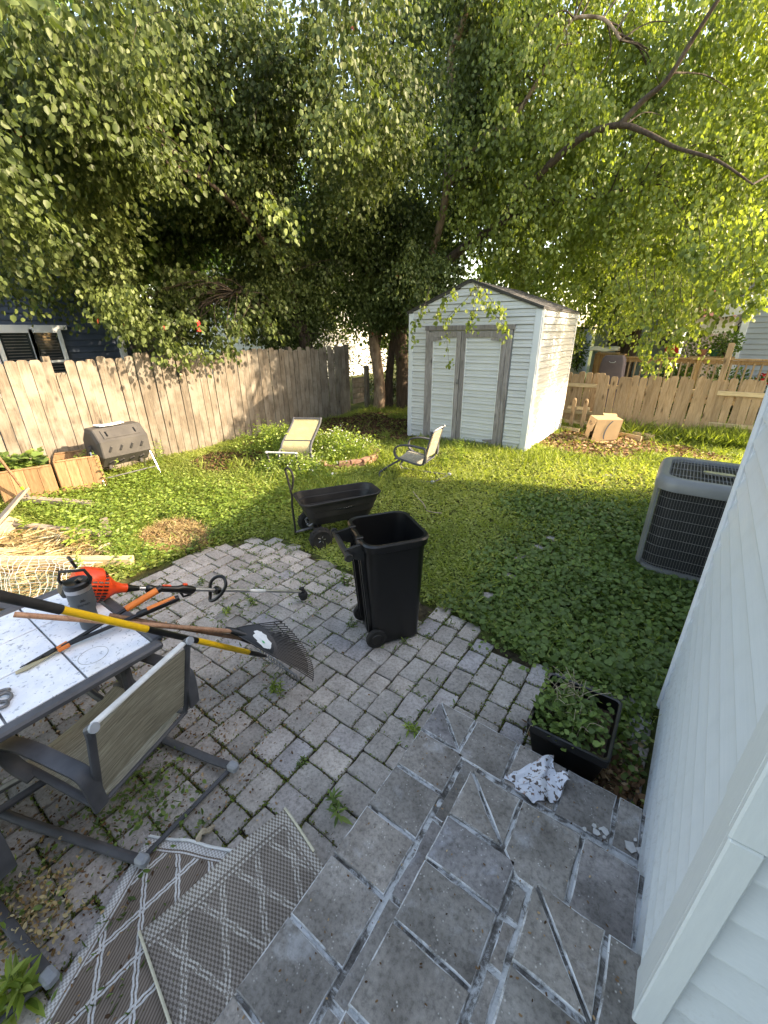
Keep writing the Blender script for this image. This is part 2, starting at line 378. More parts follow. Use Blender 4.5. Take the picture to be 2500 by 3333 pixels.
Lmoss = leafmat('joint_moss', [(0, (.07, .05, .02)), (.35, (.12, .10, .03)), (.6, (.10, .15, .03)), (1, (.18, .24, .05))], .2, .8, .2)
# ------------------------------------------------------------------ foliage in bulk (numpy)
SH = {
 'oval': ([(0, 0, 0), (.33, .27, .05), (.70, .22, .03), (1, 0, -.10), (.70, -.22, .03), (.33, -.27, .05)], [(0, 1, 2, 3), (0, 3, 4, 5)]),
 'wide': ([(0, 0, 0), (.22, .34, .06), (.62, .33, .05), (1, 0, -.12), (.62, -.33, .05), (.22, -.34, .06)], [(0, 1, 2, 3), (0, 3, 4, 5)]),
 'lance': ([(0, 0, 0), (.3, .13, .03), (.65, .11, 0), (1, 0, -.16), (.65, -.11, 0), (.3, -.13, .03)], [(0, 1, 2, 3), (0, 3, 4, 5)]),
 'round': ([(.08, 0, -.04), (0, .3, .03), (.35, .55, .06), (.85, .4, .05), (1, 0, .02), (.85, -.4, .05), (.35, -.55, .06), (0, -.3, .03)], [(0, 1, 2, 3, 4), (0, 4, 5, 6, 7)]),
 'blade': ([(0, .035, 0), (0, -.035, 0), (.55, -.028, .02), (.55, .028, .02), (1, 0, -.12)], [(0, 1, 2, 3), (3, 2, 4)]),
 'chip': ([(0, .22, 0), (0, -.18, .03), (.6, -.3, 0), (1, 0, .06), (.7, .3, 0)], [(0, 1, 2, 3, 4)]),
}
def unit(a): return a/np.maximum(np.linalg.norm(a, axis=1, keepdims=True), 1e-9)
def foliage(name, P, D, N, S, shape, mat, parent=None, rnd=None):
    tv, tf = SH[shape]; tv = np.array(tv); n = len(P); k = len(tv)
    D = unit(np.asarray(D, float)); Sd = unit(np.cross(D, N)); Nn = np.cross(Sd, D); S = np.broadcast_to(np.asarray(S, float), (n,))
    V = P[:, None, :]+S[:, None, None]*(tv[None, :, 0:1]*D[:, None]+tv[None, :, 1:2]*Sd[:, None]+tv[None, :, 2:3]*Nn[:, None])
    V = V.reshape(-1, 3)
    if parent is not None:
        mi = np.array(wm(parent).inverted()); V = V @ mi[:3, :3].T+mi[:3, 3]
    me = bpy.data.meshes.new(name); me.vertices.add(n*k); me.vertices.foreach_set('co', V.astype(np.float32).ravel())
    fl = np.concatenate([np.array(f) for f in tf]); fs = np.array([len(f) for f in tf]); L = len(fl)
    loops = (fl[None, :]+(np.arange(n)*k)[:, None]).ravel()
    st = (np.concatenate([[0], np.cumsum(fs)[:-1]])[None, :]+(np.arange(n)*L)[:, None]).ravel()
    me.loops.add(len(loops)); me.loops.foreach_set('vertex_index', loops.astype(np.int32))
    me.polygons.add(n*len(tf)); me.polygons.foreach_set('loop_start', st.astype(np.int32))
    try: me.polygons.foreach_set('loop_total', np.tile(fs, n).astype(np.int32))
    except Exception: pass
    at = me.attributes.new('rnd', 'FLOAT', 'FACE'); rr = rng.random(n) if rnd is None else np.clip(rnd, 0, 1)
    at.data.foreach_set('value', np.repeat(rr, len(tf)).astype(np.float32))
    me.update(calc_edges=True); me.materials.append(mat); return link(name, me, parent)
def rdir(n, zlo=-1, zhi=1):
    a = rng.random(n)*2*np.pi; z = zlo+(zhi-zlo)*rng.random(n); q = np.sqrt(np.maximum(0, 1-z*z)); return np.stack([q*np.cos(a), q*np.sin(a), z], 1)
def vnoise(P, sc, seed=0):       # smooth value noise, vectorised
    X = np.asarray(P)*sc+seed*17.31; I = np.floor(X).astype(int); F = X-I; F = F*F*(3-2*F); out = 0
    def h(i):
        q = (i[..., 0]*374761393+i[..., 1]*668265263+(i[..., 2]*2147483647 if i.shape[-1] > 2 else 0)+seed*9176) & 0xffffffff
        q = ((q ^ (q >> 13))*1274126177) & 0xffffffff; return ((q ^ (q >> 16)) & 0xffff)/65535.
    d = X.shape[-1]
    for c in range(2**d):
        o = np.array([(c >> j) & 1 for j in range(d)]); wgt = np.prod(np.where(o, F, 1-F), axis=-1); out = out+wgt*h(I+o)
    return out

# patio outline in plan
PATIO = [(-3.95, -3.), (-3.9, 1.0), (-3.86, 1.75), (-3.72, 2.28), (-3.40, 2.66), (-2.9, 2.63), (-2.4, 2.56), (-1.5, 2.55), (-1.05, 2.53), (-.72, 2.44), (-.35, 2.40), (.25, 2.46), (.26, -3.)]
def inpoly(X, Y, poly):
    X = np.asarray(X, float); Y = np.asarray(Y, float); r_ = np.zeros(X.shape, bool); n = len(poly)
    for i in range(n):
        x1, y1 = poly[i]; x2, y2 = poly[(i+1) % n]
        if y1 == y2: continue
        c = ((y1 > Y) != (y2 > Y)) & (X < (x2-x1)*(Y-y1)/(y2-y1)+x1); r_ ^= c
    return r_
def gz(X, Y):                     # height of the lawn
    X = np.asarray(X, float); Y = np.asarray(Y, float); P = np.stack([X, Y], -1)
    h = (vnoise(P, .9, 3)-.5)*.05+(vnoise(P, 3.1, 5)-.5)*.025
    m = np.clip((np.maximum(np.maximum(-3.9-X, Y-2.6), 0))/.5, 0, 1); far = np.clip((Y-11.5)/3, 0, 1)
    return h*m*(1-.5*far)-.012*m

# ------------------------------------------------------------------ ground
b = NB('lawn_soil'); v = b.coord('Object'); n1 = b.noise(v, 1.1, 5); n2 = b.noise(v, 14, 6, .7)
col = b.ramp(n2, [(.3, (.035, .03, .016)), (.5, (.07, .065, .028)), (.7, (.13, .12, .055))])
col = b.mix(b.ramp(n1, [(.4, G3(0)), (.62, G3(1))]), col, b.ramp(n2, [(.3, (.035, .06, .015)), (.7, (.11, .15, .035))]))
b.bump(n2, .9, .02); m_lawn = b.fin(col, .95, .1)
xs = np.concatenate([[-400, -120, -50, -25], np.arange(-14, 4.01, .16), [7, 14, 30, 90, 400]])
ys = np.concatenate([[-200, -40, -12, -5], np.arange(-1.5, 13.01, .16), [16, 22, 35, 70, 160, 600]])
GX, GY = np.meshgrid(xs, ys); GZ = gz(GX, GY); GZ = np.where(inpoly(GX, GY, PATIO), -.05, GZ)
mb = MB(); nx, ny = len(xs), len(ys)
mb.add(np.stack([GX, GY, GZ], -1).reshape(-1, 3).tolist(), [(j*nx+i, j*nx+i+1, (j+1)*nx+i+1, (j+1)*nx+i) for j in range(ny-1) for i in range(nx-1)])
lawn = tag(mb.build('lawn', m_lawn, smooth=True), kind='structure')

# patio: bedding sheet and pavers laid in a mixed pattern
b = NB('joint_sand'); v = b.coord('Object'); n2 = b.noise(v, 26, 6, .7)
b.bump(n2, .9, .01); m_joint = b.fin(b.ramp(n2, [(.3, (.022, .017, .012)), (.55, (.06, .05, .032)), (.72, (.10, .085, .05))]), .95, .1)
mb = MB(); mb.add([(x, y, -.022) for x, y in PATIO], [tuple(range(len(PATIO)))])
patio = tag(mb.build('patio', m_joint), kind='structure')
U = .0712
def fill_pattern(nx, ny, rs):
    occ = [[0]*nx for _ in range(ny+4)]; out = []
    for j in range(ny):
        i = 0
        while i < nx:
            if occ[j][i]: i += 1; continue
            L = 0
            while i+L < nx and not occ[j][i+L]: L += 1
            opts = [w_ for w_ in (2, 3) if L-w_ == 0 or L-w_ >= 2] or [min(L, 3)]
            w_ = rs.choice(opts); h = rs.choice([2, 3] if w_ == 2 else [2, 2, 3] if False else [2])
            if w_ == 2 and h == 2 and rs.random() < .2: h = 3
            for a in range(h):
                for c in range(w_): occ[j+a][i+c] = 1
            out.append((i, j, w_, h)); i += w_
    return out
rs = random.Random(5); ox, oy = -4.0-.003, -1.02
pav = []
for (i, j, w_, h) in fill_pattern(62, 52, rs):
    cx, cy = ox+(i+w_/2)*U, oy+(j+h/2)*U
    if not inpoly([cx], [cy], PATIO)[0]: continue
    if cx > -.74 and cy < 1.50 and not cy < -9: continue          # under the steps
    if cy > 2.3 and rs.random() < .06: continue
    d = (Vector((cx, cy, 0))-Vector((0, 0, 2.1))).length
    q = CAMR @ np.array([cx, cy, -2.1]); vis = q[2] > .3 and -1400 < q[0]/q[2]*FPX < 1400 and q[1]/q[2]*FPX < 1800
    if vis: pav.append((d, cx, cy, w_*U, h*U))
pav.sort()
def paver_mb(mb, w_, h, rs, loc=(0, 0, 0), tilt=None):
    g = .0022+rs.random()*.0028; rings = []
    for inset, z in ((0.003, -.03), (0, -.012), (.001, -.004), (.006, 0.)):
        hx, hy = w_/2-g-inset, h/2-g-inset; ring = []
        base = rrect(hx, hy, .007, 1)
        for k, q in enumerate(base): ring.append(q)
        ext = []
        for k in range(len(ring)):
            p0, p1 = ring[k], ring[(k+1) % len(ring)]; ext.append(p0)
            if (p1-p0).length > .06: ext += [p0.lerp(p1, .5)]
        rings.append([Vector((q.x, q.y, z)) for q in ext])
    jit = [Vector((rs.gauss(0, .0022), rs.gauss(0, .0022), 0)) for _ in rings[0]]
    m = Matrix.Translation(loc) @ (tilt or Matrix.Identity(4))
    mb.loft([[m @ (q+jt) for q, jt in zip(r_, jit)] for r_ in rings], False, True)
pvar = {}
def paver_obj(cx, cy, w_, h):
    k = (round(w_/U), round(h/U), rs.randrange(5))
    if k not in pvar:
        mb = MB(); paver_mb(mb, w_, h, rs); pvar[k] = mb.mesh('paver', m_paver)
    o = link('paver', pvar[k], patio, (cx+rs.gauss(0, .001), cy+rs.gauss(0, .001), rs.gauss(0, .0025)), (rs.gauss(0, .010), rs.gauss(0, .010), rs.gauss(0, .010)+(math.pi if rs.random() < .5 else 0)))
    return o
wide = random.Random(9)
for d, cx, cy, w_, h in pav[:296]: paver_obj(cx, cy, w_, h)
mb = MB()
for d, cx, cy, w_, h in pav[296:]:
    paver_mb(mb, w_, h, rs, (cx, cy, rs.gauss(0, .003)), Matrix.Rotation(rs.gauss(0, .012), 4, 'X') @ Matrix.Rotation(rs.gauss(0, .012), 4, 'Y') @ Matrix.Rotation(rs.gauss(0, .012), 4, 'Z'))
if mb.v: tag(mb.build('distant_paver', m_paver, patio), kind='stuff')
print('pavers', len(pav))

# ------------------------------------------------------------------ masonry steps
steps = thing('masonry_steps', 'three grey concrete slab steps with white chalky mortar going down to the paver patio', 'steps', (-.3, .8, 0))
levels = [(.17, -.755, 1.585), (.34, -.403, 1.203), (.51, -.048, .865)]
b = NB('chalky_mortar'); v = b.coord('Object', (1, 1, 1)); n1 = b.noise(v, 9, 7, .75, .6)
col = b.ramp(n1, [(.36, (.06, .055, .052)), (.45, (.16, .15, .143)), (.52, (.46, .47, .48)), (.70, (.66, .67, .69))]); b.bump(b.noise(v, 60, 5, .8), .9, .006)
m_chalk = b.fin(col, .95, .2)
b = NB('chalk_edged_concrete'); v = b.coord('Object', (1, 1, 1), 9.); n1 = b.noise(v, 6, 8, .75, .5); col = b.mix(b.ramp(n1, [(.42, G3(0)), (.55, G3(.95))]), b.ramp(b.noise(v, 40, 3), [(.3, (.12, .11, .10)), (.7, (.26, .245, .23))]), (.60, .61, .63)); b.bump(b.noise(v, 90, 4, .8), .7, .003)
m_edge = b.fin(col, .95, .2)
for k, (z, x0, y1) in enumerate(levels):
    x0_, y1_ = x0+.012, y1-.012
    core = MB(); core.box(((x0_+1.25)/2, (y1_-1.6)/2, z/2-.006), (1.25-x0_, y1_+1.6, z-.006)); core.build('core', m_chalk, steps)
def slab(x0, x1, y0, y1, z, poly=None, g=.0055, th=.05, rs=random.Random(3)):
    mb = MB()
    P = poly or [(x0, y0), (x1, y0), (x1, y1), (x0, y1)]
    c = Vector((sum(p[0] for p in P)/len(P), sum(p[1] for p in P)/len(P), 0)); P2 = []
    n = len(P)
    for i in range(n):       # inset by the joint, subdivide the edges so that they can be uneven
        a, b_, cc = Vector((*P[i-1], 0)), Vector((*P[i], 0)), Vector((*P[(i+1) % n], 0))
        e1 = (b_-a).normalized(); e2 = (cc-b_).normalized(); n1_ = Vector((-e1.y, e1.x, 0)); n2_ = Vector((-e2.y, e2.x, 0))
        den = 1+n1_.dot(n2_); P2.append(b_+(n1_+n2_)*(g/max(den, .3)))
    Q = []
    for i in range(n):
        a, b_ = P2[i], P2[(i+1) % n]; m_ = max(1, int((b_-a).length/.05))
        for k in range(m_): Q.append(a.lerp(b_, k/m_)+Vector((rs.gauss(0, .0009), rs.gauss(0, .0009), 0)))
    rings = []
    for ins, zz in ((0, z-th), (0, z-.007), (.0025, z-.0015), (.0062, z)):
        rings.append([Vector((q.x, q.y, zz))+(c-q).normalized()*ins if ins else Vector((q.x, q.y, zz)) for q in Q])
    mb.loft(rings, False, True); o = mb.build('slab', m_slab, steps); o.data.materials.append(m_edge); nq = len(Q)*3
    o.data.polygons.foreach_set('material_index', [1 if i < nq else 0 for i in range(len(o.data.polygons))]); return o
# lower tread
z = .17; e = -.755
for y0, y1 in ((1.130, 1.365), (.900, 1.130), (.669, .900), (.433, .669), (.200, .433), (-.03, .2), (-.27, -.03), (-.5, -.27)): slab(e, -.495, y0, y1, z)
slab(0, 0, 0, 0, z, [(e, 1.365), (-.53, 1.365), (e, 1.587)]); slab(0, 0, 0, 0, z, [(e, 1.587), (-.53, 1.365), (-.53, 1.587)])
for x0, x1 in ((-.53, -.295), (-.295, -.06), (-.06, .16), (.16, .262)): slab(x0, x1, 1.335, 1.587, z)
for k in range(5): slab(-.487, -.41, -.3+k*.33, -.3+(k+1)*.33, z-.006)
for k in range(3): slab(-.40+k*.235, -.40+(k+1)*.235-.01, 1.215, 1.328, z-.006)
# middle tread
z = .34; e = -.403
for y0, y1 in ((.795, .975), (.583, .795), (.35, .583), (.12, .35), (-.11, .12), (-.34, -.11)): slab(e, -.115, y0, y1, z)
slab(0, 0, 0, 0, z, [(e, .975), (-.175, .985), (e, 1.205)]); slab(0, 0, 0, 0, z, [(e, 1.205), (-.175, .985), (-.175, 1.205)])
slab(0, 0, 0, 0, z, [(-.175, .985), (-.105, .925), (-.05, .925), (.055, .95), (.055, 1.205), (-.175, 1.205)][:0] or [(-.175, .985), (-.108, .92), (.058, .92), (.058, 1.205), (-.175, 1.205)]); slab(.058, .255, .875, 1.205, z)
for y0, y1 in ((.80, .915), (.66, .80), (.52, .66), (.38, .52), (.2, .38), (0, .2)): slab(-.107, -.055, y0, y1, z-.006)
# top tread
z = .51; e = -.048
slab(0, 0, 0, 0, z, [(e, .640), (.165, .640), (e, .867)]); slab(0, 0, 0, 0, z, [(e, .867), (.165, .640), (.165, .867)])
slab(.165, .40, .60, .867, z)
for y0, y1 in ((.41, .640), (.18, .41), (-.05, .18), (-.3, -.05)): slab(e, .17, y0, y1, z)
for y0, y1 in ((.37, .600), (.14, .37), (-.09, .14)): slab(.17, .45, y0, y1, z); slab(.45, .8, y0, y1, z)
# riser blocks
for k, (z, x0, y1) in enumerate(levels):
    zl = z-.17
    y = -.5
    while y < y1-.02:
        l = min(.235, y1-y-.006); mb = MB(); mb.box((x0+.017, y+l/2, zl+.058), (.014, l-.014, .098), ch=.003); mb.build('riser_block', m_slab, steps); y += .235
    x = x0+.03
    while x < .24:
        l = min(.235, .262-x); mb = MB(); mb.box((x+l/2, y1-.017, zl+.058), (l-.014, .014, .098), ch=.003); mb.build('riser_block', m_slab, steps); x += .235

# ------------------------------------------------------------------ own house
house = thing('siding_house', 'house corner with pale blue grey lap siding and textured corner boards beside the steps', 'house', (.3, .74, 0))
def laps(parent, a, b_, z0, z1, pitch, out, mat=m_vinyl, name='siding_board', th=.026, off=0.):
    """lap siding: one wedge-shaped board per course from a to b_ (plan points); out = outward normal"""
    a = Vector((*a, 0)); b_ = Vector((*b_, 0)); o = Vector((*out, 0)); z = z0+off
    while z < z1-.01:
        zt = min(z+pitch, z1); mb = MB()
        pts = [(0, z), (th*.9, z), (th, z+.003), (th, z+.008), (.0, zt-.016), (-.006, zt-.016), (-.004, z)]
        ra = [a+o*p+Vector((0, 0, q)) for p, q in pts]; rb = [b_+o*p+Vector((0, 0, q)) for p, q in pts]
        if (b_-a).cross(o).z < 0: ra, rb = rb, ra
        mb.loft([ra, rb]); mb.build(name, mat, parent); z += pitch
laps(house, (.272, .81), (.316, 2.405), .073, 2.5, .112, (-1, 0))
laps(house, (.285, .752), (1.9, .752), .515, 2.9, .132, (0, -1))
mb = MB(); mb.box((.254, .7775, .888), (.022, .091, .756), ch=.004); mb.build('corner_board', m_trim, house)
mb = MB(); mb.box((.267, .7215, .888), (.052, .021, .756), ch=.004); mb.build('corner_board', m_trim, house)
mb = MB(); mb.box((.2515, .7775, 1.93), (.024, .094, 1.32), ch=.004); mb.build('upper_corner_board', m_trim, house); mb = MB(); mb.box((.268, .7195, 1.93), (.060, .021, 1.32), ch=.004); mb.build('upper_corner_board', m_trim, house)
mb = MB(); mb.tube([(.290, 2.420, .02), (.290, 2.420, 2.52)], .015, 10); mb.box((.308, 2.416, 1.28), (.02, .03, 2.5), ch=.003); mb.build('corner_channel', m_trim2, house)
mb = MB(); mb.box((.79, 1.585, 1.25), (.92, 1.64, 2.5)); mb.box((1.9, -2.2, 1.6), (1.3, 5.86, 3.2)); mb.build('wall', m_vinyl, house)
mb = MB(); mb.box((2.9, 3.9, 1.39), (3.3, 6.6, 2.78)); mb.add([(1.25, 3., 2.75), (1.25, 7.2, 3.45), (6, 7.2, 3.45), (6, 3., 2.75), (1.25, 7.2, 2.3), (6, 7.2, 2.3), (1.25, 3, 2.3), (6, 3, 2.3)], [(0, 1, 4, 6), (1, 2, 5, 4), (2, 3, 7, 5), (3, 0, 6, 7)]); mb.build('unseen_wing_wall', m_vinyl, house)  # unseen wing, its sloping top shaped to cast the shadow edge on the lawn
mb = MB(); mb.loft([[Vector(q) for q in r_] for r_ in ([(1.2, -5.2, 2.78), (1.2, 3.1, 2.78), (1.2, 7.3, 3.5)], [(6.3, -5.2, 2.78), (6.3, 3.1, 2.78), (6.3, 7.3, 3.5)])] and
    [[Vector((1.2, -5.2, 2.78)), Vector((6.3, -5.2, 2.78)), Vector((6.3, -5.2, 2.9)), Vector((1.2, -5.2, 2.9))],
     [Vector((1.2, 3.1, 2.70)), Vector((6.3, 3.1, 2.70)), Vector((6.3, 3.1, 2.82)), Vector((1.2, 3.1, 2.82))],
     [Vector((1.2, 7.3, 3.40)), Vector((6.3, 7.3, 3.40)), Vector((6.3, 7.3, 3.52)), Vector((1.2, 7.3, 3.52))]])  # unseen roof, pitched so that its edge throws the lawn shadow
mb.box((.80, 1.56, 2.55), (1.12, 1.76, .08)); mb.box((.80, -2.3, 2.74), (.95, 6.0, .10)); mb.build('roof', m_shing, house)  # last box: unseen eave added to dim the near corner boards and platform

# ------------------------------------------------------------------ left fence
lf = thing('privacy_fence', 'tall weathered dog-ear privacy fence with one broken board behind the composter', 'fence', (-7.8, 1, 0))
def dogear(w_, h, t=.017, ear=.028, rs=random.Random(2), broken=False):
    hw = w_/2
    if broken: poly = [(-hw, 0), (hw, 0), (hw, h+.02), (hw*.5, h-.01), (hw*.2, h+.035), (-hw*.3, h-.02), (-hw*.7, h+.015), (-hw, h)]
    else: poly = [(-hw, 0), (hw, 0), (hw, h-ear-.01), (hw-ear*.45, h-ear*.35), (hw-ear*1.1, h), (-hw+ear*1.1, h), (-hw+ear*.45, h-ear*.35), (-hw, h-ear-.01)]
    return poly
fv = []
for k in range(7):
    mb = MB(); mb.prism(dogear(.1345+.002*(k % 3), 1.82+.012*(k-3)), (0, 0, -.03), (0, 1, 0), (0, 0, 1), (1, 0, 0), .017); fv.append(mb.mesh('picket', m_fence))
mb = MB(); mb.prism(dogear(.14, 1.60, broken=True), (0, 0, -.03), (0, 1, 0), (0, 0, 1), (1, 0, 0), .017); broke = mb.mesh('picket', m_fence)
rf = random.Random(4); y = -2.0; n = 0
while y < 9.3:
    br = abs(y-2.54) < .07
    link('picket', broke if br else fv[rf.randrange(7)], lf, (rf.gauss(0, .004), y-1, rf.gauss(0, .010)), (rf.gauss(0, .004), rf.gauss(0, .004), rf.gauss(0, .02)))
    y += .1455; n += 1
for z in (.35, .95, 1.55):
    mb = MB(); mb.box((-7.84, 3.65, z), (.038, 11.3, .085)); mb.build('rail', m_fence, lf)
for y in (0, 2.4, 4.8, 7.2, 9.3):
    mb = MB(); mb.box((-7.905, y, .9), (.09, .09, 1.86)); mb.build('post', m_fence, lf)
# short boarded gap closer past the corner
gp = thing('low_fence', 'low panel of horizontal old boards and a post closing the gap past the tall fence', 'fence panel', (-7.8, 9.75, 0))
for k in range(5):
    mb = MB(); mb.box((-7.80+.004*(k % 2), 9.72, .30+k*.145), (.02, .62, .135), ch=.003); mb.build('board', m_fence, gp)
mb = MB(); mb.box((-7.76, 10.02, .62), (.10, .14, 1.25), ch=.006); mb.build('post', m_fence, gp)
mb = MB(); mb.box((-7.80, 10.6, .9), (.03, .22, 1.1), ch=.006); mb.build('post', m_fence, gp)
sl = thing('solar_light', 'small black solar light fixed high on the weathered fence', 'solar light', (-7.78, 4.36, 1.46))
mb = MB(); mb.box((-7.755, 4.36, 1.47), (.05, .085, .11), ch=.012); mb.build('housing', m_black, sl)
mb = MB(); mb.box((-7.728, 4.36, 1.435), (.008, .06, .035), ch=.002); mb.build('lens', m_beige, sl)

# ------------------------------------------------------------------ back fence (low, pale)
bf = thing('picket_fence', 'low new pale pine dog-ear fence along the back, bare rail on its right section', 'fence', (-2.5, 10.95, 0))
pv = []
for k in range(6):
    mb = MB(); mb.prism(dogear(.137, 1.2+.012*(k-2.5), ear=.03), (0, 0, 0), (1, 0, 0), (0, 0, 1), (0, 1, 0), .017); pv.append(mb.mesh('picket', m_pine))
x = -6.2
while x < 3.2:
    left = x < -1.78; right = x > .56
    yy = .10 if left else (.07 if right else 0)
    link('picket', pv[rf.randrange(6)], bf, (x+2.5, yy+rf.gauss(0, .004), (0.0 if left or right else .005)+rf.gauss(0, .012)), (rf.gauss(0, .006), rf.gauss(0, .018), rf.gauss(0, .02)))
    x += .1415 if not right else .146
for x0, x1, yy in ((-6.3, -1.7, 11.02), (.5, 3.2, 10.985)):
    for z in (.3, .93):
        mb = MB(); mb.box(((x0+x1)/2, yy, z), (x1-x0, .036, .085), ch=.003); mb.build('rail', m_pinex, bf)
for x0, x1 in ((-1.75, .5),):
    for z in (.3, .93):
        mb = MB(); mb.box(((x0+x1)/2, 10.995, z), (x1-x0, .036, .085), ch=.003); mb.build('rail', m_pinex, bf)
mb = MB(); mb.box((.515, 11.03, .93), (.10, .045, 1.88), ch=.003); mb.build('tall_post', m_pine, bf)
sp = thing('scrap_picket', 'short leftover picket piece with round top standing by the white shed', 'picket', (-1.95, 10.5, 0))
for x in (-2.05, -1.80):
    mb = MB(); mb.box((x, 10.45, .33), (.085, .045, .66), ch=.01); mb.tube([(x, 10.45, .66), (x, 10.45, .70)], [.04, .028], 8); mb.build('upright', m_pine, sp)
for z in (.16, .48):
    mb = MB(); mb.box((-1.95, 10.485, z), (.48, .028, .07), ch=.004); mb.build('crosspiece', m_pinex, sp)

# ------------------------------------------------------------------ shed
shed = thing('garden_shed', 'white vinyl sided garden shed with gable roof and grey wooden double doors', 'shed', (-3.55, 9, 0))
XL, XR, YF, YB, ZE, ZR, XC = -4.86, -2.25, 7.74, 10.26, 2.46, 2.93, -3.56
def slaps(a, b_, z0, z1, pitch, out, clip=None, parent=shed, name='siding_board'):
    a = Vector((*a, 0)); b_ = Vector((*b_, 0)); o = Vector((*out, 0)); z = z0; th = .024
    while z < z1-.01:
        zt = min(z+pitch, z1); a2, b2 = a, b_
        if clip:
            w0 = clip(z+.02)
            if w0 is None: break
            a2, b2 = Vector((max(a.x, w0[0]), a.y, 0)), Vector((min(b_.x, w0[1]), b_.y, 0))
            wt = clip(zt) or (XC-.01, XC+.01); at, bt = Vector((max(a.x, wt[0]), a.y, 0)), Vector((min(b_.x, wt[1]), b_.y, 0))
        else: at, bt = a2, b2
        mb = MB()
        pts = [(0, z, 0), (th, z+.002, 0), (th, z+.010, 0), (.012, z+pitch*.40, .4), (th*.62, z+pitch*.50, .5), (.003, zt, 1), (-.004, zt, 1), (-.004, z, 0)]
        pts = [(p, min(q, zt-.010), f) for p, q, f in pts]
        ra = [a2.lerp(at, f)+o*p+Vector((0, 0, q)) for p, q, f in pts]; rb = [b2.lerp(bt, f)+o*p+Vector((0, 0, q)) for p, q, f in pts]
        if (b_-a).cross(o).z < 0: ra, rb = rb, ra
        mb.loft([ra, rb]); mb.build(name, m_shedv, parent); z += pitch
mb = MB(); mb.box(((XL+XR)/2, (YF+YB)/2+.01, ZE/2), (XR-XL-.05, YB-YF-.03, ZE)); mb.prism([(XL+.03, ZE), (XR-.03, ZE), (XC, ZR-.02)], (0, YF+.03, 0), (1, 0, 0), (0, 0, 1), (0, 1, 0), YB-YF-.06); mb.build('core_wall', m_shedv, shed)
gab = lambda z: None if z > ZR-.03 else ((XL+(XC-XL)*max(0, z-ZE)/(ZR-ZE), XR-(XR-XC)*max(0, z-ZE)/(ZR-ZE)))
PS = .122
slaps((XL+.09, YF), (-4.46, YF), .03, 2.22, PS, (0, -1)); slaps((-2.69, YF), (XR-.10, YF), .03, 2.22, PS, (0, -1))
slaps((XL+.02, YF), (XR-.02, YF), 2.226, ZR, PS, (0, -1), gab)
slaps((XR, YF+.03), (XR, YB-.06), .03, ZE, PS, (1, 0)); slaps((XL, YF+.03), (XL, YB-.06), .03, ZE, PS*2, (-1, 0))
for x, wd, y in ((XL+.045, .10, YF-.012), (XR-.05, .115, YF-.012)):
    mb = MB(); mb.box((x, y, ZE/2), (wd, .03, ZE-.01), ch=.004); mb.build('corner_trim', m_shedw, shed)
mb = MB(); mb.box((XR+.012, YF+.035, ZE/2), (.03, .075, ZE-.02), ch=.004); mb.build('corner_trim', m_wtrim, shed)
mb = MB(); mb.box((XR+.012, YB-.03, ZE/2), (.03, .08, ZE-.02), ch=.004); mb.build('corner_trim', m_wtrim, shed)
# door casing
for c_, s_ in (((-3.575, 2.185), (1.80, .085)), ((-4.415, 1.06), (.075, 2.16)), ((-2.755, 1.05), (.085, 2.18))):
    mb = MB(); mb.box((c_[0], YF-.03, c_[1]), (s_[0], .03, s_[1]), ch=.004); mb.build('door_casing', m_dwood, shed)
def door(x0, x1, lean, tag_):
    d = MB().box(((x0+x1)/2, YF-.008, 1.06), (x1-x0-.02, .012, 2.04)).build('door', m_shedv, shed)
    sl_, sr = .095, .095
    for xc, w_ in ((x0+sl_/2, sl_), (x1-sr/2, sr)):
        MB().box((xc, YF-.035, 1.05), (w_, .030, 2.13), ch=.004).build('stile', m_dwood, d)
    for zc, h in ((2.07, .10), (.02, .11)):
        MB().box(((x0+x1)/2, YF-.0345, zc), (x1-x0-.19, .028, h), ch=.004).build('door_rail', m_dwood, d)
    slaps((x0+.11, YF-.014), (x1-.11, YF-.014), .09, 2.0, .1235, (0, -1), parent=d, name='door_siding')
    for xx in (x0+.102, x1-.102):
        MB().box((xx, YF-.030, 1.045), (.014, .03, 1.93)).build('edge_trim', m_wtrim, d)
    hx = x0+.05 if tag_ == 'l' else x1-.05; sg = 1 if tag_ == 'l' else -1
    for hz in (1.99, .14):
        m_ = MB(); m_.prism([(0, -.03), (.02, -.045), (.24, -.012), (.24, .012), (.02, .045), (0, .03)], (hx, YF-.052, hz), (sg, 0, 0), (0, 0, 1), (0, -1, 0), .006); m_.build('strap_hinge', m_dwood, d)
    return d
door(-4.375, -3.685, 0, 'l'); dr = door(-3.675, -2.80, 0, 'r')
mb = MB(); mb.box((-3.70, YF-.062, 1.22), (.03, .02, .09)); mb.torus((-3.70, YF-.08, 1.20), (0, 1, 0), .022, .005, 12, 6); mb.build('door_latch', m_steel, shed)
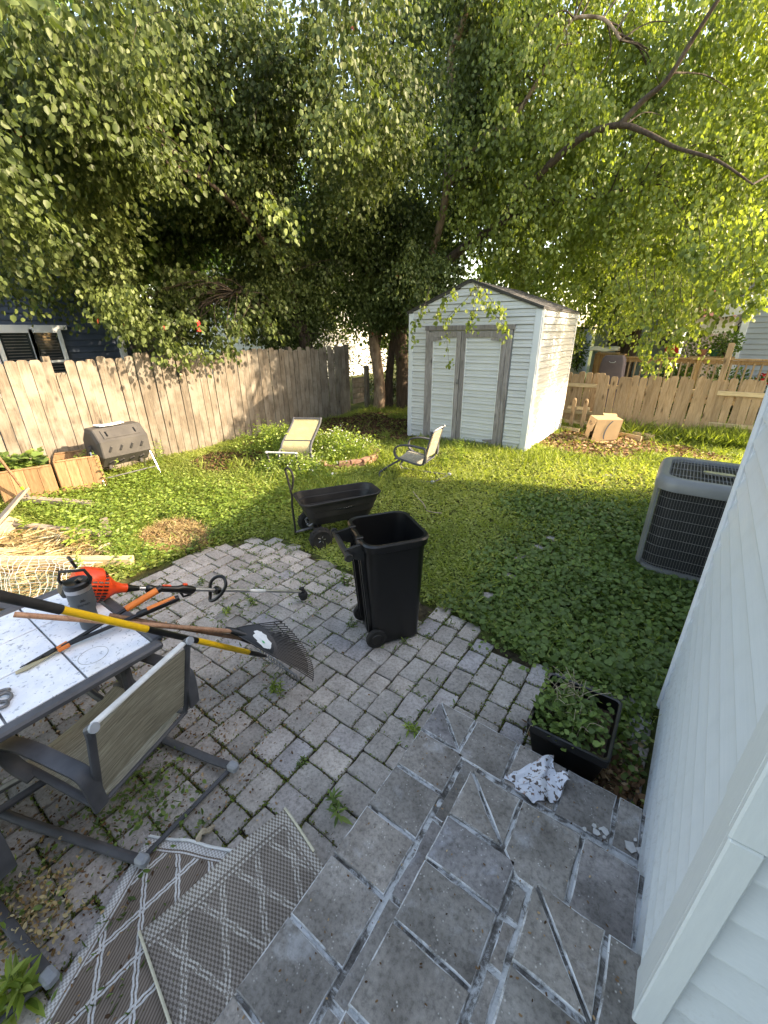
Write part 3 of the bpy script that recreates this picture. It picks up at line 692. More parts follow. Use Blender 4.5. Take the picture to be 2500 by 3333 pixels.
# roof
for sgn in (-1, 1):
    xe = XL-.03 if sgn < 0 else XR+.03; ze = ZE-.015
    mb = MB(); mb.prism([(XC, ZR), (xe, ze), (xe, ze+.028), (XC, ZR+.03)], (0, YF-.06, 0), (1, 0, 0), (0, 0, 1), (0, 1, 0), YB-YF+.10); ro = mb.build('roof_slope', m_bmet if False else m_shing, shed)
    nrow = 9; L = Vector((XC-xe, 0, ZR-ze)); d_ = L.normalized(); nrm = Vector((-d_.z, 0, d_.x)) if d_.x > 0 else Vector((d_.z, 0, -d_.x))
    if nrm.z < 0: nrm = -nrm
    svar = []
    for r_ in range(nrow):
        y = YF-.06-(r_ % 2)*.1
        while y < YB+.04:
            y0 = max(y, YF-.065); y1 = min(y+.2, YB+.045)
            if y1-y0 > .03:
                p = Vector((xe, 0, ze+.03))+L*(r_/nrow); q = Vector((xe, 0, ze+.03))+L*min(1, ((r_+1.15)/nrow))
                m_ = MB(); t0 = .008+rf.random()*.006
                m_.loft([[p+Vector((0, y0+.003, 0)), p+Vector((0, y1-.003, 0)), p+Vector((0, y1-.003, 0))+nrm*t0, p+Vector((0, y0+.003, 0))+nrm*t0],
                         [q+Vector((0, y0+.003, 0)), q+Vector((0, y1-.003, 0)), q+Vector((0, y1-.003, 0))+nrm*.002, q+Vector((0, y0+.003, 0))+nrm*.002]])
                if sgn > 0: m_.build('shingle', m_shing, shed)
            y += .2
mb = MB(); mb.beam((XC, YF-.065, ZR+.035), (XL-.03, YF-.065, ZE+.015), .02, .03); mb.beam((XC, YF-.065, ZR+.035), (XR+.03, YF-.065, ZE+.015), .02, .03); mb.build('drip_edge', m_bmet, shed)
# ------------------------------------------------------------------ air conditioner
ac = thing('air_conditioner', 'grey central air conditioning unit with wire guard beside the house wall', 'air conditioner', (.40, 4.60, 0))
HX = .44
def rr(z, ex=0, r_=.17, n=7): return [q+Vector((.40, 4.60, 0)) for q in rrect(HX+ex, HX+ex, r_+ex*.5, n, z)]
MB().loft([rr(.0, -.02), rr(.06, -.02)]).build('base_pan', m_acg, ac)
auto(MB().loft([rr(.05, -.045), rr(.84, -.045)]).build('coil', m_coil, ac))
auto(MB().loft([rr(.815, .0), rr(.82, .012), rr(.88, .012), rr(.925, -.008), rr(.935, -.03), rr(.93, -.075), rr(.90, -.09)], True, False).build('top_cap', m_acg, ac), 50)
MB().loft([rr(.895, -.085), rr(.90, -.085)]).build('fan_recess', m_coil, ac)
mb = MB()
for k in range(29):
    x = .40-.36+.72*k/28; hw = .36 if abs(x-.40) < .26 else .36-.12*((abs(x-.40)-.26)/.1)**2
    mb.tube([(x, 4.60-hw, .922), (x, 4.60+hw, .922)], .0032, 5)
for k in range(3): mb.tube([(.05, 4.38+.22*k, .916), (.75, 4.38+.22*k, .916)], .004, 5)
mb.build('top_grille', m_wire, ac)
mb = MB(); mb.loft([[Vector((.40, 4.55, 0))+q for q in rrect(.115, .035, .03, 4, z)] for z in (.922, .936)]); mb.build('badge', m_alu, ac)
fanb = MB(); fanb.lathe([(.07, .86), (.07, .89)], (.40, 4.60, 0), n=16)
for k in range(3):
    a = 2*math.pi*k/3; fanb.add([Vector((.40+r_*math.cos(a+da), 4.60+r_*math.sin(a+da), z)) for r_, da, z in ((.06, -.3, .89), (.06, .4, .85), (.3, .45, .84), (.3, -.1, .89))], [(0, 1, 2, 3)])
fanb.build('fan', m_black2, ac)
out = rr(0, -.012, n=8); P = [Vector((q.x, q.y, 0)) for q in out]
per = [0]
for i in range(len(P)): per.append(per[-1]+(P[(i+1) % len(P)]-P[i]).length)
mb = MB(); NWV = 150
for k in range(NWV):
    t = per[-1]*k/NWV; i = max(j for j in range(len(P)) if per[j] <= t); q = P[i].lerp(P[(i+1) % len(P)], (t-per[i])/max(1e-6, per[i+1]-per[i]))
    mb.tube([(q.x, q.y, .05), (q.x, q.y, .83)], .0016, 4, False)
mb.build('vertical_wires', m_wire, ac)
for k in range(8):
    z = .10+.093*k; MB().tube([Vector((q.x, q.y, z))+(Vector((q.x-.40, q.y-4.60, 0)).normalized()*.003) for q in P+[P[0]]], .0024, 4, False).build('ring_wire', m_wire, ac)
MB().loft([[q+Vector((.0, .0, 0)) for q in rr(z, -.0005, n=2)[0:3]]+[Vector((.40+HX-.03, 4.60+HX-.03, z))] for z in (.05, .83)]).build('corner_panel', m_acg, ac)
# the near left corner post is a plain metal panel
cp = rr(0, .002, n=8); seg = [q for q in cp if q.x < .06 and q.y < 4.42]
mb = MB(); mb.loft([[Vector((q.x, q.y, z)) for q in seg]+[Vector((q.x+.02*(1 if True else 0), q.y+.02, z)) for q in seg[::-1]] for z in (.05, .83)]); 
del mb
cpo = [q for q in cp if q.x < -.005 and q.y < 4.40]
mb = MB(); mb.loft([[Vector((q.x-.004, q.y, z)) for q in cpo]+[Vector((q.x+.012, q.y+.004, z)) for q in cpo[::-1]] for z in (.05, .83)]); mb.build('corner_panel', m_acg, ac)

# ------------------------------------------------------------------ wheeled bin
bn = thing('wheeled_bin', 'tall black wheeled rubbish bin standing open without its lid on the patio', 'bin', (-1.48, 2.10, 0), R(55))
def bl(r_): return r_
def bring(t, ins=0., r_=None):   # t 0 bottom .. 1 top
    x0 = -.165+(-.215+.165)*t; x1 = .195+.02*t; hy = .165+.068*t; rc = r_ or (.05+.035*t)
    return [Vector((q.x+(x0+x1)/2, q.y, q.z)) for q in rrect((x1-x0)/2-ins, hy-ins, rc, 5, 0)]
def zz(ring, z): return [Vector((q.x, q.y, z)) for q in ring]
mb = MB(); mb.loft([zz(bring(0), .035), zz(bring(.02), .02), zz(bring(.05), .10), zz(bring(.93), .80), zz(bring(1, -.012), .812), zz(bring(1, -.016), .845), zz(bring(1, -.020), .86), zz(bring(1, -.012), .872), zz(bring(1, .006), .868), zz(bring(.97, .01), .80), zz(bring(.72, .012), .62), zz(bring(.66, .012), .61), zz(bring(.60, .03), .595), zz(bring(.1, .03), .10)], True, True)
auto(mb.build('body', m_black, bn, world=False), 35)
mb = MB(); mb.tube([(-.33, -.20, .80), (-.33, .20, .80)], .020, 12)
for y in (-.20, .20): mb.lathe([(.026, -.012), (.03, 0), (.026, .012)], (-.33, y, .80), (0, 1, 0), 12)
for y in (-.135, .135): mb.prism([(-.34, .775), (-.34, .825), (-.21, .85), (-.21, .72)], (0, y-.012, 0), (1, 0, 0), (0, 0, 1), (0, 1, 0), .024)
auto(mb.build('handle', m_black2, bn, world=False))
mb = MB()
for y in (-.13, -.08, .08, .13): mb.prism([(-.235, .72), (-.205, .75), (-.165, .05), (-.19, .10)], (0, y-.006, 0), (1, 0, 0), (0, 0, 1), (0, 1, 0), .012)
mb.build('back_rib', m_black, bn, world=False)
for k, y in enumerate((-.168, .168)):
    wh = MB().lathe([(.03, -.018), (.070, -.018), (.078, -.010), (.078, .010), (.070, .018), (.03, .018)], (-.145, y, .08), (0, 1, 0), 24); wo_ = auto(wh.build('wheel', m_rub, bn, world=False))
    MB().lathe([(.02, -.022), (.040, -.021), (.05, -.010), (.05, .010), (.040, .021), (.02, .022)], (-.145, y, .08), (0, 1, 0), 16).build('hub', m_black, wo_, world=False)
MB().tube([(-.145, -.16, .08), (-.145, .16, .08)], .010, 8).build('axle', m_steel, bn, world=False)
for y in (-.09, .09): MB().box((-.225, y, .872), (.05, .035, .014), ch=.004).build('hinge_lug', m_black, bn, world=False)
MB().box((.02, -.232, .852), (.11, .02, .024), ch=.004).build('rim_notch', m_black, bn, world=False)

# ------------------------------------------------------------------ garden cart
ct = thing('garden_cart', 'black poly dump cart with ribbed tub and pull handle on the lawn edge', 'garden cart', (-2.86, 3.13, 0), R(60))
def tub(z, ins=0, k=0): 
    hx = .44-.0-.10*(1-(z-.24)/.26)-ins; hy = .215-.055*(1-(z-.24)/.26)-ins; return [Vector((q.x-.0, q.y, q.z)) for q in rrect(hx, hy, .10, 6, z)]
def tub2(z, ins=0):
    out = []
    for q in tub(z, ins):
        if q.x > .1: q.y *= 1-.18*((q.x-.1)/.34)**2
        out.append(q)
    return out
mb = MB(); mb.loft([tub2(.24), tub2(.32), tub2(.325, -.008), tub2(.40), tub2(.405, -.008), tub2(.485), tub2(.485, -.02), tub2(.505, -.022), tub2(.51, -.012), tub2(.505, .0), tub2(.44, .0), tub2(.435, .014), tub2(.36, .006), tub2(.355, .02), tub2(.262, .008)], True, True)
auto(mb.build('tub', m_black2, ct, world=False), 30)
MB().box((0, -.186, .41), (.21, .008, .038), Matrix.Rotation(R(-12), 3, 'X'), ch=.003).build('label_plate', m_black, ct, world=False)
wmct = wm(ct); u = (wmct.to_3x3() @ Vector((1, 0, 0))); vv = (wmct.to_3x3() @ Vector((0, .2, 1)).normalized())
text('STRONGCARTS', .026, wmct @ Vector((0, -.1915, .409)), u, vv, m_sticker, ct, shear=.3, ext=.0008)
mb = MB(); mb.box((0, 0, .20), (.60, .05, .04)); mb.box((.22, 0, .215), (.04, .26, .04)); mb.box((-.26, 0, .215), (.04, .24, .04)); mb.build('chassis', m_bmet, ct, world=False)
for y in (-.1, .1): MB().tube([(-.30, y, .26), (-.36, y*.9, .22), (-.36, y*.3, .20)], .012, 6).build('front_bracket', m_steel, ct, world=False)
for x in (-.29, .27):
    MB().tube([(x, -.22, .125), (x, .22, .125)], .012, 8).build('axle', m_steel, ct, world=False)
    MB().box((x, 0, .165), (.05, .20, .07)).build('axle_mount', m_bmet, ct, world=False)
    for y in (-.245, .245):
        wv = MB(); prof = [(.055, -.038), (.095, -.042), (.118, -.030), (.125, -.012), (.125, .012), (.118, .030), (.095, .042), (.055, .038)]
        wv.lathe(prof, (x, y, .125), (0, 1, 0), 28)
        for k in range(22):
            a = 2*math.pi*k/22; wv.box((x+.121*math.cos(a), y+(.012 if k % 2 else -.012), .125+.121*math.sin(a)), (.012, .04, .016), Matrix.Rotation(-a, 3, 'Y'))
        wo_ = wv.build('wheel', m_rub, ct, world=False)
        rm = MB(); rm.lathe([(.012, -.043), (.02, -.043), (.024, -.02), (.052, -.026), (.056, -.034), (.056, .034), (.052, .026), (.024, .02), (.02, .043), (.012, .043)], (x, y, .125), (0, 1, 0), 20)
        ri = rm.build('rim', m_bmet, wo_, world=False)
        for k in range(5):
            a = 2*math.pi*k/5; MB()
        sp_ = MB()
        for k in range(5):
            a = 2*math.pi*k/5; sp_.tube([(x+.015*math.cos(a), y-.036, .125+.015*math.sin(a)), (x+.052*math.cos(a), y-.032, .125+.052*math.sin(a))], .006, 5)
        sp_.build('spokes', m_alu, wo_, world=False)
MB().tube([(-.29, 0, .15), (-.50, 0, .135)], .014, 8).build('tow_bar', m_steel, ct, world=False)
hp = [(-.50, .0, .13), (-.505, .01, .45), (-.50, .0, .56), (-.53, .02, .80), (-.535, .02, .84), (-.52, -.03, .87), (-.50, -.10, .85), (-.49, -.115, .78), (-.50, -.06, .66), (-.50, -.04, .65)]
auto(MB().tube(smoothp(hp[:4], 3), .0115, 8).build('pull_handle', m_bmet, ct, world=False))
auto(MB().tube(smoothp(hp[3:], 3), .011, 8).build('handle_grip', m_rub, ct, world=False))

# ------------------------------------------------------------------ sling chairs
def weave(name, ca, cb, cc, sc=230, ax=2):
    b = NB(name); v = b.coord('Object'); wv = b.n('ShaderNodeTexWave'); wv.bands_direction = 'XYZ'[ax]; wv.inputs['Scale'].default_value = sc/6.28; b.l(v, wv.inputs[0])
    wv.inputs['Distortion'].default_value = 1.2; wv.inputs['Detail'].default_value = 2; wv.inputs['Detail Scale'].default_value = 1.5
    s = [3, 3, 3]; s[ax] = 60; n1 = b.noise(b.coord('Object', tuple(s)), 3, 3, .7)
    col = b.ramp(n1, [(.32, cc), (.5, cb), (.66, ca)]); col = b.mix(.55, col, b.ramp(wv.outputs[1], [(0, G3(.55)), (1, G3(1.1))]), 'MULTIPLY')
    col = b.mix(.5, col, b.ramp(b.noise(v, 5, 4), [(.35, G3(.7)), (.65, G3(1.05))]), 'MULTIPLY')
    b.bump(wv.outputs[1], .5, .002); return b.fin(col, .85, .2)
m_sling = weave('striped_sling_fabric', (.48, .45, .36), (.34, .31, .24), (.20, .18, .135), 300, 2)
m_slings = weave('seat_sling_fabric', (.50, .48, .39), (.38, .36, .28), (.22, .20, .155), 300, 1)
def make_chair(label, loc, rz, group=None):
    t = thing('sling_chair', label, 'chair', loc, rz, group)
    W_ = .245
    prof = [(-.118, .745), (-.114, .72), (-.092, .64), (-.05, .48), (-.012, .345), (.0, .30), (.03, .275), (.10, .275), (.30, .315), (.42, .335), (.47, .32)]
    sp = smoothp([(0, a, b_) for a, b_ in prof], 4)
    back = [q for q in sp if q.z > .33 and q.y < .05]; seat = [q for q in sp if q.y > .02 and q.z < .345]
    mb = MB(); mb.grid(lambda a, c: (lambda q: Vector(((a-.5)*2*(W_-.012), q.y+.018*math.sin(math.pi*a), q.z)))(back[min(int(c*(len(back)-1)+.5), len(back)-1)]), 8, len(back)-1)
    solidify(mb.build('backrest', m_sling, t, world=False), .004)
    mb = MB(); mb.grid(lambda a, c: (lambda q: Vector(((a-.5)*2*(W_-.012), q.y, q.z-.022*math.sin(math.pi*a))))(seat[min(int(c*(len(seat)-1)+.5), len(seat)-1)]), 8, len(seat)-1)
    solidify(mb.build('seat', m_slings, t, world=False), .004)
    for s in (-1, 1):
        auto(MB().tube([Vector((s*W_, q.y, q.z)) for q in sp], .017, 8, flat=.8).build('side_frame', m_char, t, world=False))
        auto(MB().tube([(s*W_, -.120, .742), (s*W_, -.122, .775), (s*(W_-.004), -.145, .79)], [.017, .018, .018], 8).build('side_frame', m_char, t, world=False))
        MB().lathe([(.019, -.006), (.020, 0), (.019, .006)], (s*(W_-.004), -.150, .792), (0, -.95, .3), 12).build('end_cap', m_cap, t, world=False)
        ar = smoothp([(s*(W_+.022), -.045, .33), (s*(W_+.028), -.05, .47), (s*(W_+.03), -.03, .535), (s*(W_+.03), .06, .55), (s*(W_+.03), .25, .565), (s*(W_+.03), .40, .535), (s*(W_+.03), .455, .47), (s*(W_+.026), .44, .38), (s*(W_+.015), .36, .318)], 4)
        m_ = MB()
        for i in range(len(ar)-1): pass
        rings = []
        for i, q in enumerate(ar):
            tn = (ar[min(i+1, len(ar)-1)]-ar[max(i-1, 0)]).normalized(); sd = Vector((1, 0, 0)); nn = tn.cross(sd).normalized(); hw = .030
            rings.append([q+sd*hw+nn*.006, q+sd*hw*.8+nn*.012, q-sd*hw*.8+nn*.012, q-sd*hw+nn*.006, q-sd*hw-nn*.006, q-sd*hw*.8-nn*.010, q+sd*hw*.8-nn*.010, q+sd*hw-nn*.006])
        auto(m_.loft(rings).build('armrest', m_char, t, world=False), 50)
        ox_ = -.08 if s < 0 else 0.; oy_ = .11 if s < 0 else 0.
        rn = smoothp([(s*.225, .40, .30), (s*.235, .50, .20), (s*.24, .585, .085), (s*.24, .55, .03), (s*.235, .40, .022), (s*.215, .1, .024), (s*.20, -.15, .03), (s*.195, -.27, .042)], 5); rn = [Vector((q.x+ox_*min(1, max(0, (.3-q.z)/.2)), q.y+oy_*min(1, max(0, (.3-q.z)/.2)), q.z)) for q in rn]
        auto(MB().tube(rn, .021, 8, flat=.75).build('runner', m_char, t, world=False))
        MB().box((s*.193+ox_, -.285+oy_, .045), (.045, .055, .045), ch=.010).build('end_cap', m_cap, t, world=False)
    auto(MB().box((0, -.125, .783), (2*W_-.03, .030, .012), ch=.004).build('top_bar', m_worn, t, world=False))
    MB().tube([(-W_, -.003, .285), (W_, -.003, .285)], .010, 8).build('lower_bar', m_char, t, world=False)
    MB().tube([(-.23, .36, .285), (.23, .36, .285)], .012, 8).build('lower_bar', m_char, t, world=False)
    MB().tube([(-.27, -.16, .030), (.19, -.27, .030)], .011, 8).build('lower_bar', m_char, t, world=False)
    return t
ch0 = make_chair('sling patio chair pulled up to the tiled table with its back to the steps', (-1.69, .43, .008), R(107.4), 'sling patio chairs')
def dupc(label, loc, rz, rx=0, ry=0):
    c = copy_tree(ch0); c.location = loc; c.rotation_euler = (rx, ry, rz); c['label'] = label; return c
dupc('sling chair at the very left bottom corner, only its curved base showing below the table', (-1.60, -.38, .008), R(100))
dupc('sling chair beyond the tiled table, partly cut off by the left photo edge', (-3.28, .02, 0), R(-70))
dupc('sling chair standing alone in the grass in front of the white shed doors', (-3.02, 5.42, .0), R(99))
# chair lying tipped in the weeds
tc = thing('tipped_chair', 'tan sling lounge chair tipped into the flowering weeds left of the cart', 'chair', (-5.3, 4.7, 0))
dirv = Vector((-.47, .85, 0)).normalized(); sid = Vector((dirv.y, -dirv.x, 0)); o0 = Vector((-5.08, 4.60, 0))
pr = smoothp([(-.02, 0, .06), (.0, 0, .22), (.0, 0, .36), (.06, 0, .43), (.22, 0, .49), (.50, 0, .58), (.70, 0, .66), (.74, 0, .71), (.79, 0, .71)], 4)
pl = [o0+dirv*q.x+Vector((0, 0, q.z)) for q in pr]
mb = MB(); mb.grid(lambda a, c: pl[min(int(c*(len(pl)-1)+.5), len(pl)-1)]+sid*((a-.5)*.47), 6, len(pl)-1); solidify(mb.build('sling', weave('tan_sling_fabric', (.56, .47, .28), (.48, .40, .23), (.34, .28, .16), 260, 1), tc), .004)
for s in (-1, 1):
    auto(MB().tube([q+sid*s*.25 for q in pl], .02, 8).build('side_frame', m_char, tc))
    auto(MB().tube(smoothp([o0+sid*s*.25+Vector((0, 0, .36)), o0+sid*s*.27+dirv*-.09+Vector((0, 0, .30)), o0+sid*s*.27+dirv*-.08+Vector((0, 0, .12)), o0+sid*s*.26+Vector((0, 0, .05))], 4), .016, 8).build('armrest', m_char, tc))
for q in (pl[-1], pl[-5], pl[0], pl[14]): MB().tube([q+sid*-.25, q+sid*.25], .014, 8).build('cross_bar', m_char, tc)
mf = thing('plant_support', 'bare black metal hoop with pale top bar standing in the weeds beside the cart handle', 'garden hoop', (-5.2, 4.35, 0))
A, B_ = at_z(868, 1472, .34), at_z(962, 1475, .34)
MB().tube([A, B_], .016, 8).build('top_bar', m_worn, mf)
for q, e in ((A, at_z(888, 1540)), (B_, at_z(984, 1562))): MB().tube([q+(q-e)*.03, e], .014, 8).build('leg', m_bmet, mf); MB().box(q, (.045, .045, .03), ch=.006).build('corner_joint', m_white, mf)

# ------------------------------------------------------------------ patio table
tb = thing('patio_table', 'dark framed patio table with stained white tile top at the left edge', 'table', (-2.27, -.1, 0))
b = NB('speckled_table_tile'); v = b.coord('Object'); vo = b.n('ShaderNodeTexVoronoi'); vo.inputs['Scale'].default_value = 75; b.l(b.coord('Object', (1, 1, 1)), vo.inputs['Vector']); vo.inputs['Randomness'].default_value = 1
n1 = b.noise(v, 55, 4, .6, .4); n2 = b.noise(v, 12, 4)
col = b.ramp(n2, [(.35, (.60, .65, .74)), (.65, (.74, .77, .82))])
spk = b.ramp(n1, [(.36, G3(1)), (.40, G3(0))]); col = b.mix(b.math('MULTIPLY', spk, .75), col, (.24, .28, .34))
n3 = b.noise(v, 24, 3, .5); col = b.mix(b.math('MULTIPLY', b.ramp(n3, [(.30, G3(1)), (.34, G3(0))]), .7), col, (.25, .28, .32))
st = b.ramp(b.noise(v, 5, 5), [(.58, G3(0)), (.75, G3(.35))]); col = b.mix(st, col, (.45, .42, .34)); b.bump(n1, .25, .001)
m_tile = b.fin(col, .42, .5)
ZT = .72; tx = [-2.735, -2.455, -2.175, -1.866]; ty = [-1.36, -1.07, -.785, -.50, -.215, .07, .352, .636]
MB().box((-2.30, -.36, ZT-.022), (.93, 2.04, .012)).build('tile_bed', m_mortar, tb)
for i in range(3):
    for j in range(len(ty)-1):
        MB().box(((tx[i]+tx[i+1])/2, (ty[j]+ty[j+1])/2, ZT-.006), (tx[i+1]-tx[i]-.009, ty[j+1]-ty[j]-.009, .014), ch=.0012).build('tile', m_tile, tb)
def rail(a, b_): MB().beam(a, b_, .058, .036, ch=.010).build('frame_rail', m_char, tb)
rail((-1.835, -1.42, ZT-.010), (-1.835, .664, ZT-.010)); rail((-2.764, -1.42, ZT-.010), (-2.764, .664, ZT-.010)); rail((-2.735, .664, ZT-.0098), (-1.862, .664, ZT-.0098)); rail((-2.735, -1.39, ZT-.0098), (-1.862, -1.39, ZT-.0098))
for x, y in ((-1.95, .52), (-2.65, .52), (-1.95, -1.25), (-2.65, -1.25)): auto(MB().tube(smoothp([(x, y, ZT-.03), (x+.04*(1 if x > -2.3 else -1), y-.02, .4), (x, y, .02)], 5), .024, 8).build('leg', m_char, tb))
auto(MB().tube(smoothp([(-1.95, .5, .25), (-2.05, -.36, .20), (-1.95, -1.2, .25)], 6), .018, 8).build('stretcher', m_char, tb)); auto(MB().tube(smoothp([(-2.65, .5, .25), (-2.3, .42, .33), (-1.95, .5, .25)], 6), .018, 8).build('stretcher', m_char, tb))
mb = MB(); mb.torus((-2.0, .43, ZT+.0012), (0, 0, 1), .060, .0013, 40, 5); mb.build('cup_ring_stain', m_mortar, tb)
# ash-tray like metal chain on the table edge
cn = thing('metal_chain', 'few thick rusty grey chain links lying on the table by the left photo edge', 'chain', (-2.0, .06, ZT))
for k, (px, py) in enumerate(((8, 2252), (2, 2295), (14, 2270))):
    q = at_z(px, py, ZT+.014); MB().torus(q, (.3*(k-1), .2, 1), .022, .007, 16, 8).build('link', m_steel, cn, smooth=True)

# mug
mg = thing('travel_mug', 'dark grey insulated travel mug with a carry handle lid on the tiled table', 'mug', (-2.245, .515, ZT+.003))
c0 = Vector((-2.25, .52, ZT+.002)); mg['_s'] = 1.25; MS = Matrix.Translation(c0) @ Matrix.Scale(1.25, 4) @ Matrix.Translation(-c0)
auto(MB().lathe([(.031, 0), (.034, .004), (.034, .075), (.044, .105), (.0445, .178)], c0, n=28).build('body', m_mug, mg))
auto(MB().lathe([(.0452, .176), (.0452, .194)], c0, n=28).build('steel_band', m_alu, mg))
auto(MB().lathe([(.0455, .193), (.0465, .198), (.0465, .212), (.040, .218), (.036, .215)], c0, n=28).build('lid', m_black, mg))
mb = MB(); mb.tube([c0+Vector((.0, 0, .212)), c0+Vector((.028, .01, .232))], .008, 8); mb.build('spout_tab', m_black, mg)
hd = Vector((.72, .70, 0)).normalized()
hh = [c0+hd*-.048+Vector((0, 0, .20)), c0+hd*-.058+Vector((0, 0, .225)), c0+hd*-.044+Vector((0, 0, .262)), c0+hd*.044+Vector((0, 0, .262)), c0+hd*.058+Vector((0, 0, .225)), c0+hd*.048+Vector((0, 0, .20))]
auto(MB().tube(hh, .0065, 8).build('handle', m_black, mg))
vw = Vector((c0.x, c0.y, 0)).normalized(); uu = Vector((-vw.y, vw.x, 0))
if ray(1250, 1666)[0]*0+uu.dot(Vector(CAMR[0])) < 0: uu = -uu
text('STANLEY', .0105, c0-vw*.0442+Vector((0, 0, .125)), uu, (0, 0, 1), m_black, mg, ext=.0006)
MB().prism([(-.008, 0), (.008, 0), (.010, .006), (.004, .004), (.006, .013), (0, .008), (-.006, .013), (-.004, .004), (-.010, .006)], c0-vw*.0444+Vector((0, 0, .140)), uu, (0, 0, 1), -vw, .0006).build('logo', m_black, mg)
for ch_ in [o_ for o_ in C.objects if o_.parent == mg]: ch_.data.transform(wm(mg).inverted() @ MS @ wm(mg))
del mg['_s']

# string trimmer lying over the table corner to the pavers
tr = thing('string_trimmer', 'orange red petrol string trimmer with silver shaft resting from the table to the pavers', 'string trimmer', (-2.45, .75, ZT))
E0 = at_z(392, 1914, .765); E1 = at_z(981, 1926, .10); sh = (E1-E0).normalized()
AX = sh; upv = Vector((0, 0, 1)); sd = AX.cross(upv).normalized(); un = sd.cross(AX).normalized()
def TP(x, s=0, n=0): return E0+AX*x+sd*s+un*n
LSH = (E1-E0).length
auto(MB().tube([TP(.02), TP(LSH)], .0125, 12).build('shaft', m_alu, tr))
# engine shroud: narrow neck widening to a rounded box
def ering(x, r_, flat=1., lift=0): return [TP(x, r_*math.cos(a)*flat, r_*math.sin(a)+lift) for a in [2*math.pi*k/20 for k in range(20)]]
mb = MB(); mb.loft([ering(.03, .026), ering(.0, .028), ering(-.03, .036), ering(-.055, .055), ering(-.085, .078, 1, .004), ering(-.10, .084, 1, .006), ering(-.19, .088, 1.0, .008), ering(-.225, .080, 1, .010), ering(-.24, .055, 1, .012)])
er = auto(mb.build('engine_cover', m_red, tr), 50)
mb = MB(); mb.loft([ering(-.105, .070, .95, .028), ering(-.115, .082, .95, .030), ering(-.20, .082, .95, .034), ering(-.245, .052, .9, .03)]); auto(mb.build('starter_housing', m_red, tr), 50)
vm = MB(); ns_ = Vector((0, 0, 2.1))-(E0-AX*.15); ns_ = (ns_-AX*ns_.dot(AX)).normalized(); nt_ = AX.cross(ns_)
for r_ in range(4):
    x = -.105-.029*r_
    for k in range(-6, 7):
        a = R(13*k); n_ = ns_*math.cos(a)+nt_*math.sin(a); rad = .0865+.0006*r_
        vm.box(E0+AX*x+n_*rad+un*.007, (.022, .0075, .006), Matrix((AX, n_.cross(AX), n_)).transposed())
vm.build('cooling_slots', m_black, er)
for k, (x, s, n) in enumerate(((-.27, .03, .0), (-.18, .0, -.105))):
    MB().box(TP(x, s, n), (.05, .10, .07), Matrix((AX, sd, un)).transposed(), ch=.012).build('engine_block' if k == 0 else 'fuel_tank', m_black2, tr)
auto(MB().tube(smoothp([TP(-.22, -.02, -.10), TP(-.10, .0, -.125), TP(-.02, 0, -.08)], 4), .009, 6).build('guard_foot', m_black, tr))
MB().tube([TP(-.245, .01, .11), TP(-.28, .01, .15)], .008, 6).build('starter_grip', m_black, tr); MB().box(TP(-.284, .01, .155), (.016, .07, .016), Matrix((AX, sd, un)).transposed(), ch=.004).build('starter_grip', m_black, tr)
auto(MB().tube([TP(.035), TP(.06), TP(.10)], [.026, .02, .014], 12).build('collar', m_black, tr))
mb = MB(); mb.loft([ering(.135, .012), ering(.15, .027, .9), ering(.17, .024), ering(.19, .019), ering(.33, .021), ering(.36, .028, .8, .004), ering(.43, .030, .8, -.006), ering(.45, .018)]); auto(mb.build('throttle_grip', m_black, tr), 50)
MB().tube([TP(.36, 0, -.02), TP(.39, 0, -.05), TP(.43, 0, -.035)], .008, 6).build('trigger', m_black, tr); MB().box(TP(.26, 0, .023), (.055, .016, .008), Matrix((AX, sd, un)).transposed(), ch=.003).build('trigger_lock', m_red, tr); MB().box(TP(.375, 0, .034), (.03, .018, .014), Matrix((AX, sd, un)).transposed(), ch=.003).build('stop_switch', m_red, tr)
uvd = AX; text('ECHO', .026, TP(.515, 0, 0)+(-Vector(CAMR[2]))*.0131, AX, un, m_black, tr, ext=.0006, shear=.25)
lp = smoothp([TP(.60, -.035, -.055), TP(.585, -.055, .03), TP(.60, -.03, .085), TP(.62, .02, .10), TP(.63, .055, .06), TP(.625, .05, .0), TP(.61, .02, -.06), TP(.60, -.02, -.085), TP(.60, -.035, -.055)], 4)
auto(MB().tube(lp, .012, 8).build('loop_handle', m_black, tr)); MB().box(TP(.615), (.045, .06, .05), Matrix((AX, sd, un)).transposed(), ch=.012).build('handle_clamp', m_black, tr)
auto(MB().tube([TP(.88), TP(1.02)], .0133, 12).build('shaft_sticker', m_sticker, tr))
hdv = Vector((.22, -.05, -1)).normalized()
auto(MB().lathe([(.012, -.05), (.022, -.045), (.022, -.02), (.030, -.018), (.026, -.008), (.036, 0), (.040, .012), (.040, .030), (.030, .036), (.034, .046), (.026, .06)], TP(LSH+.012)+Vector((0, 0, -.01)), hdv, 20).build('trimmer_head', m_rub, tr), 50)

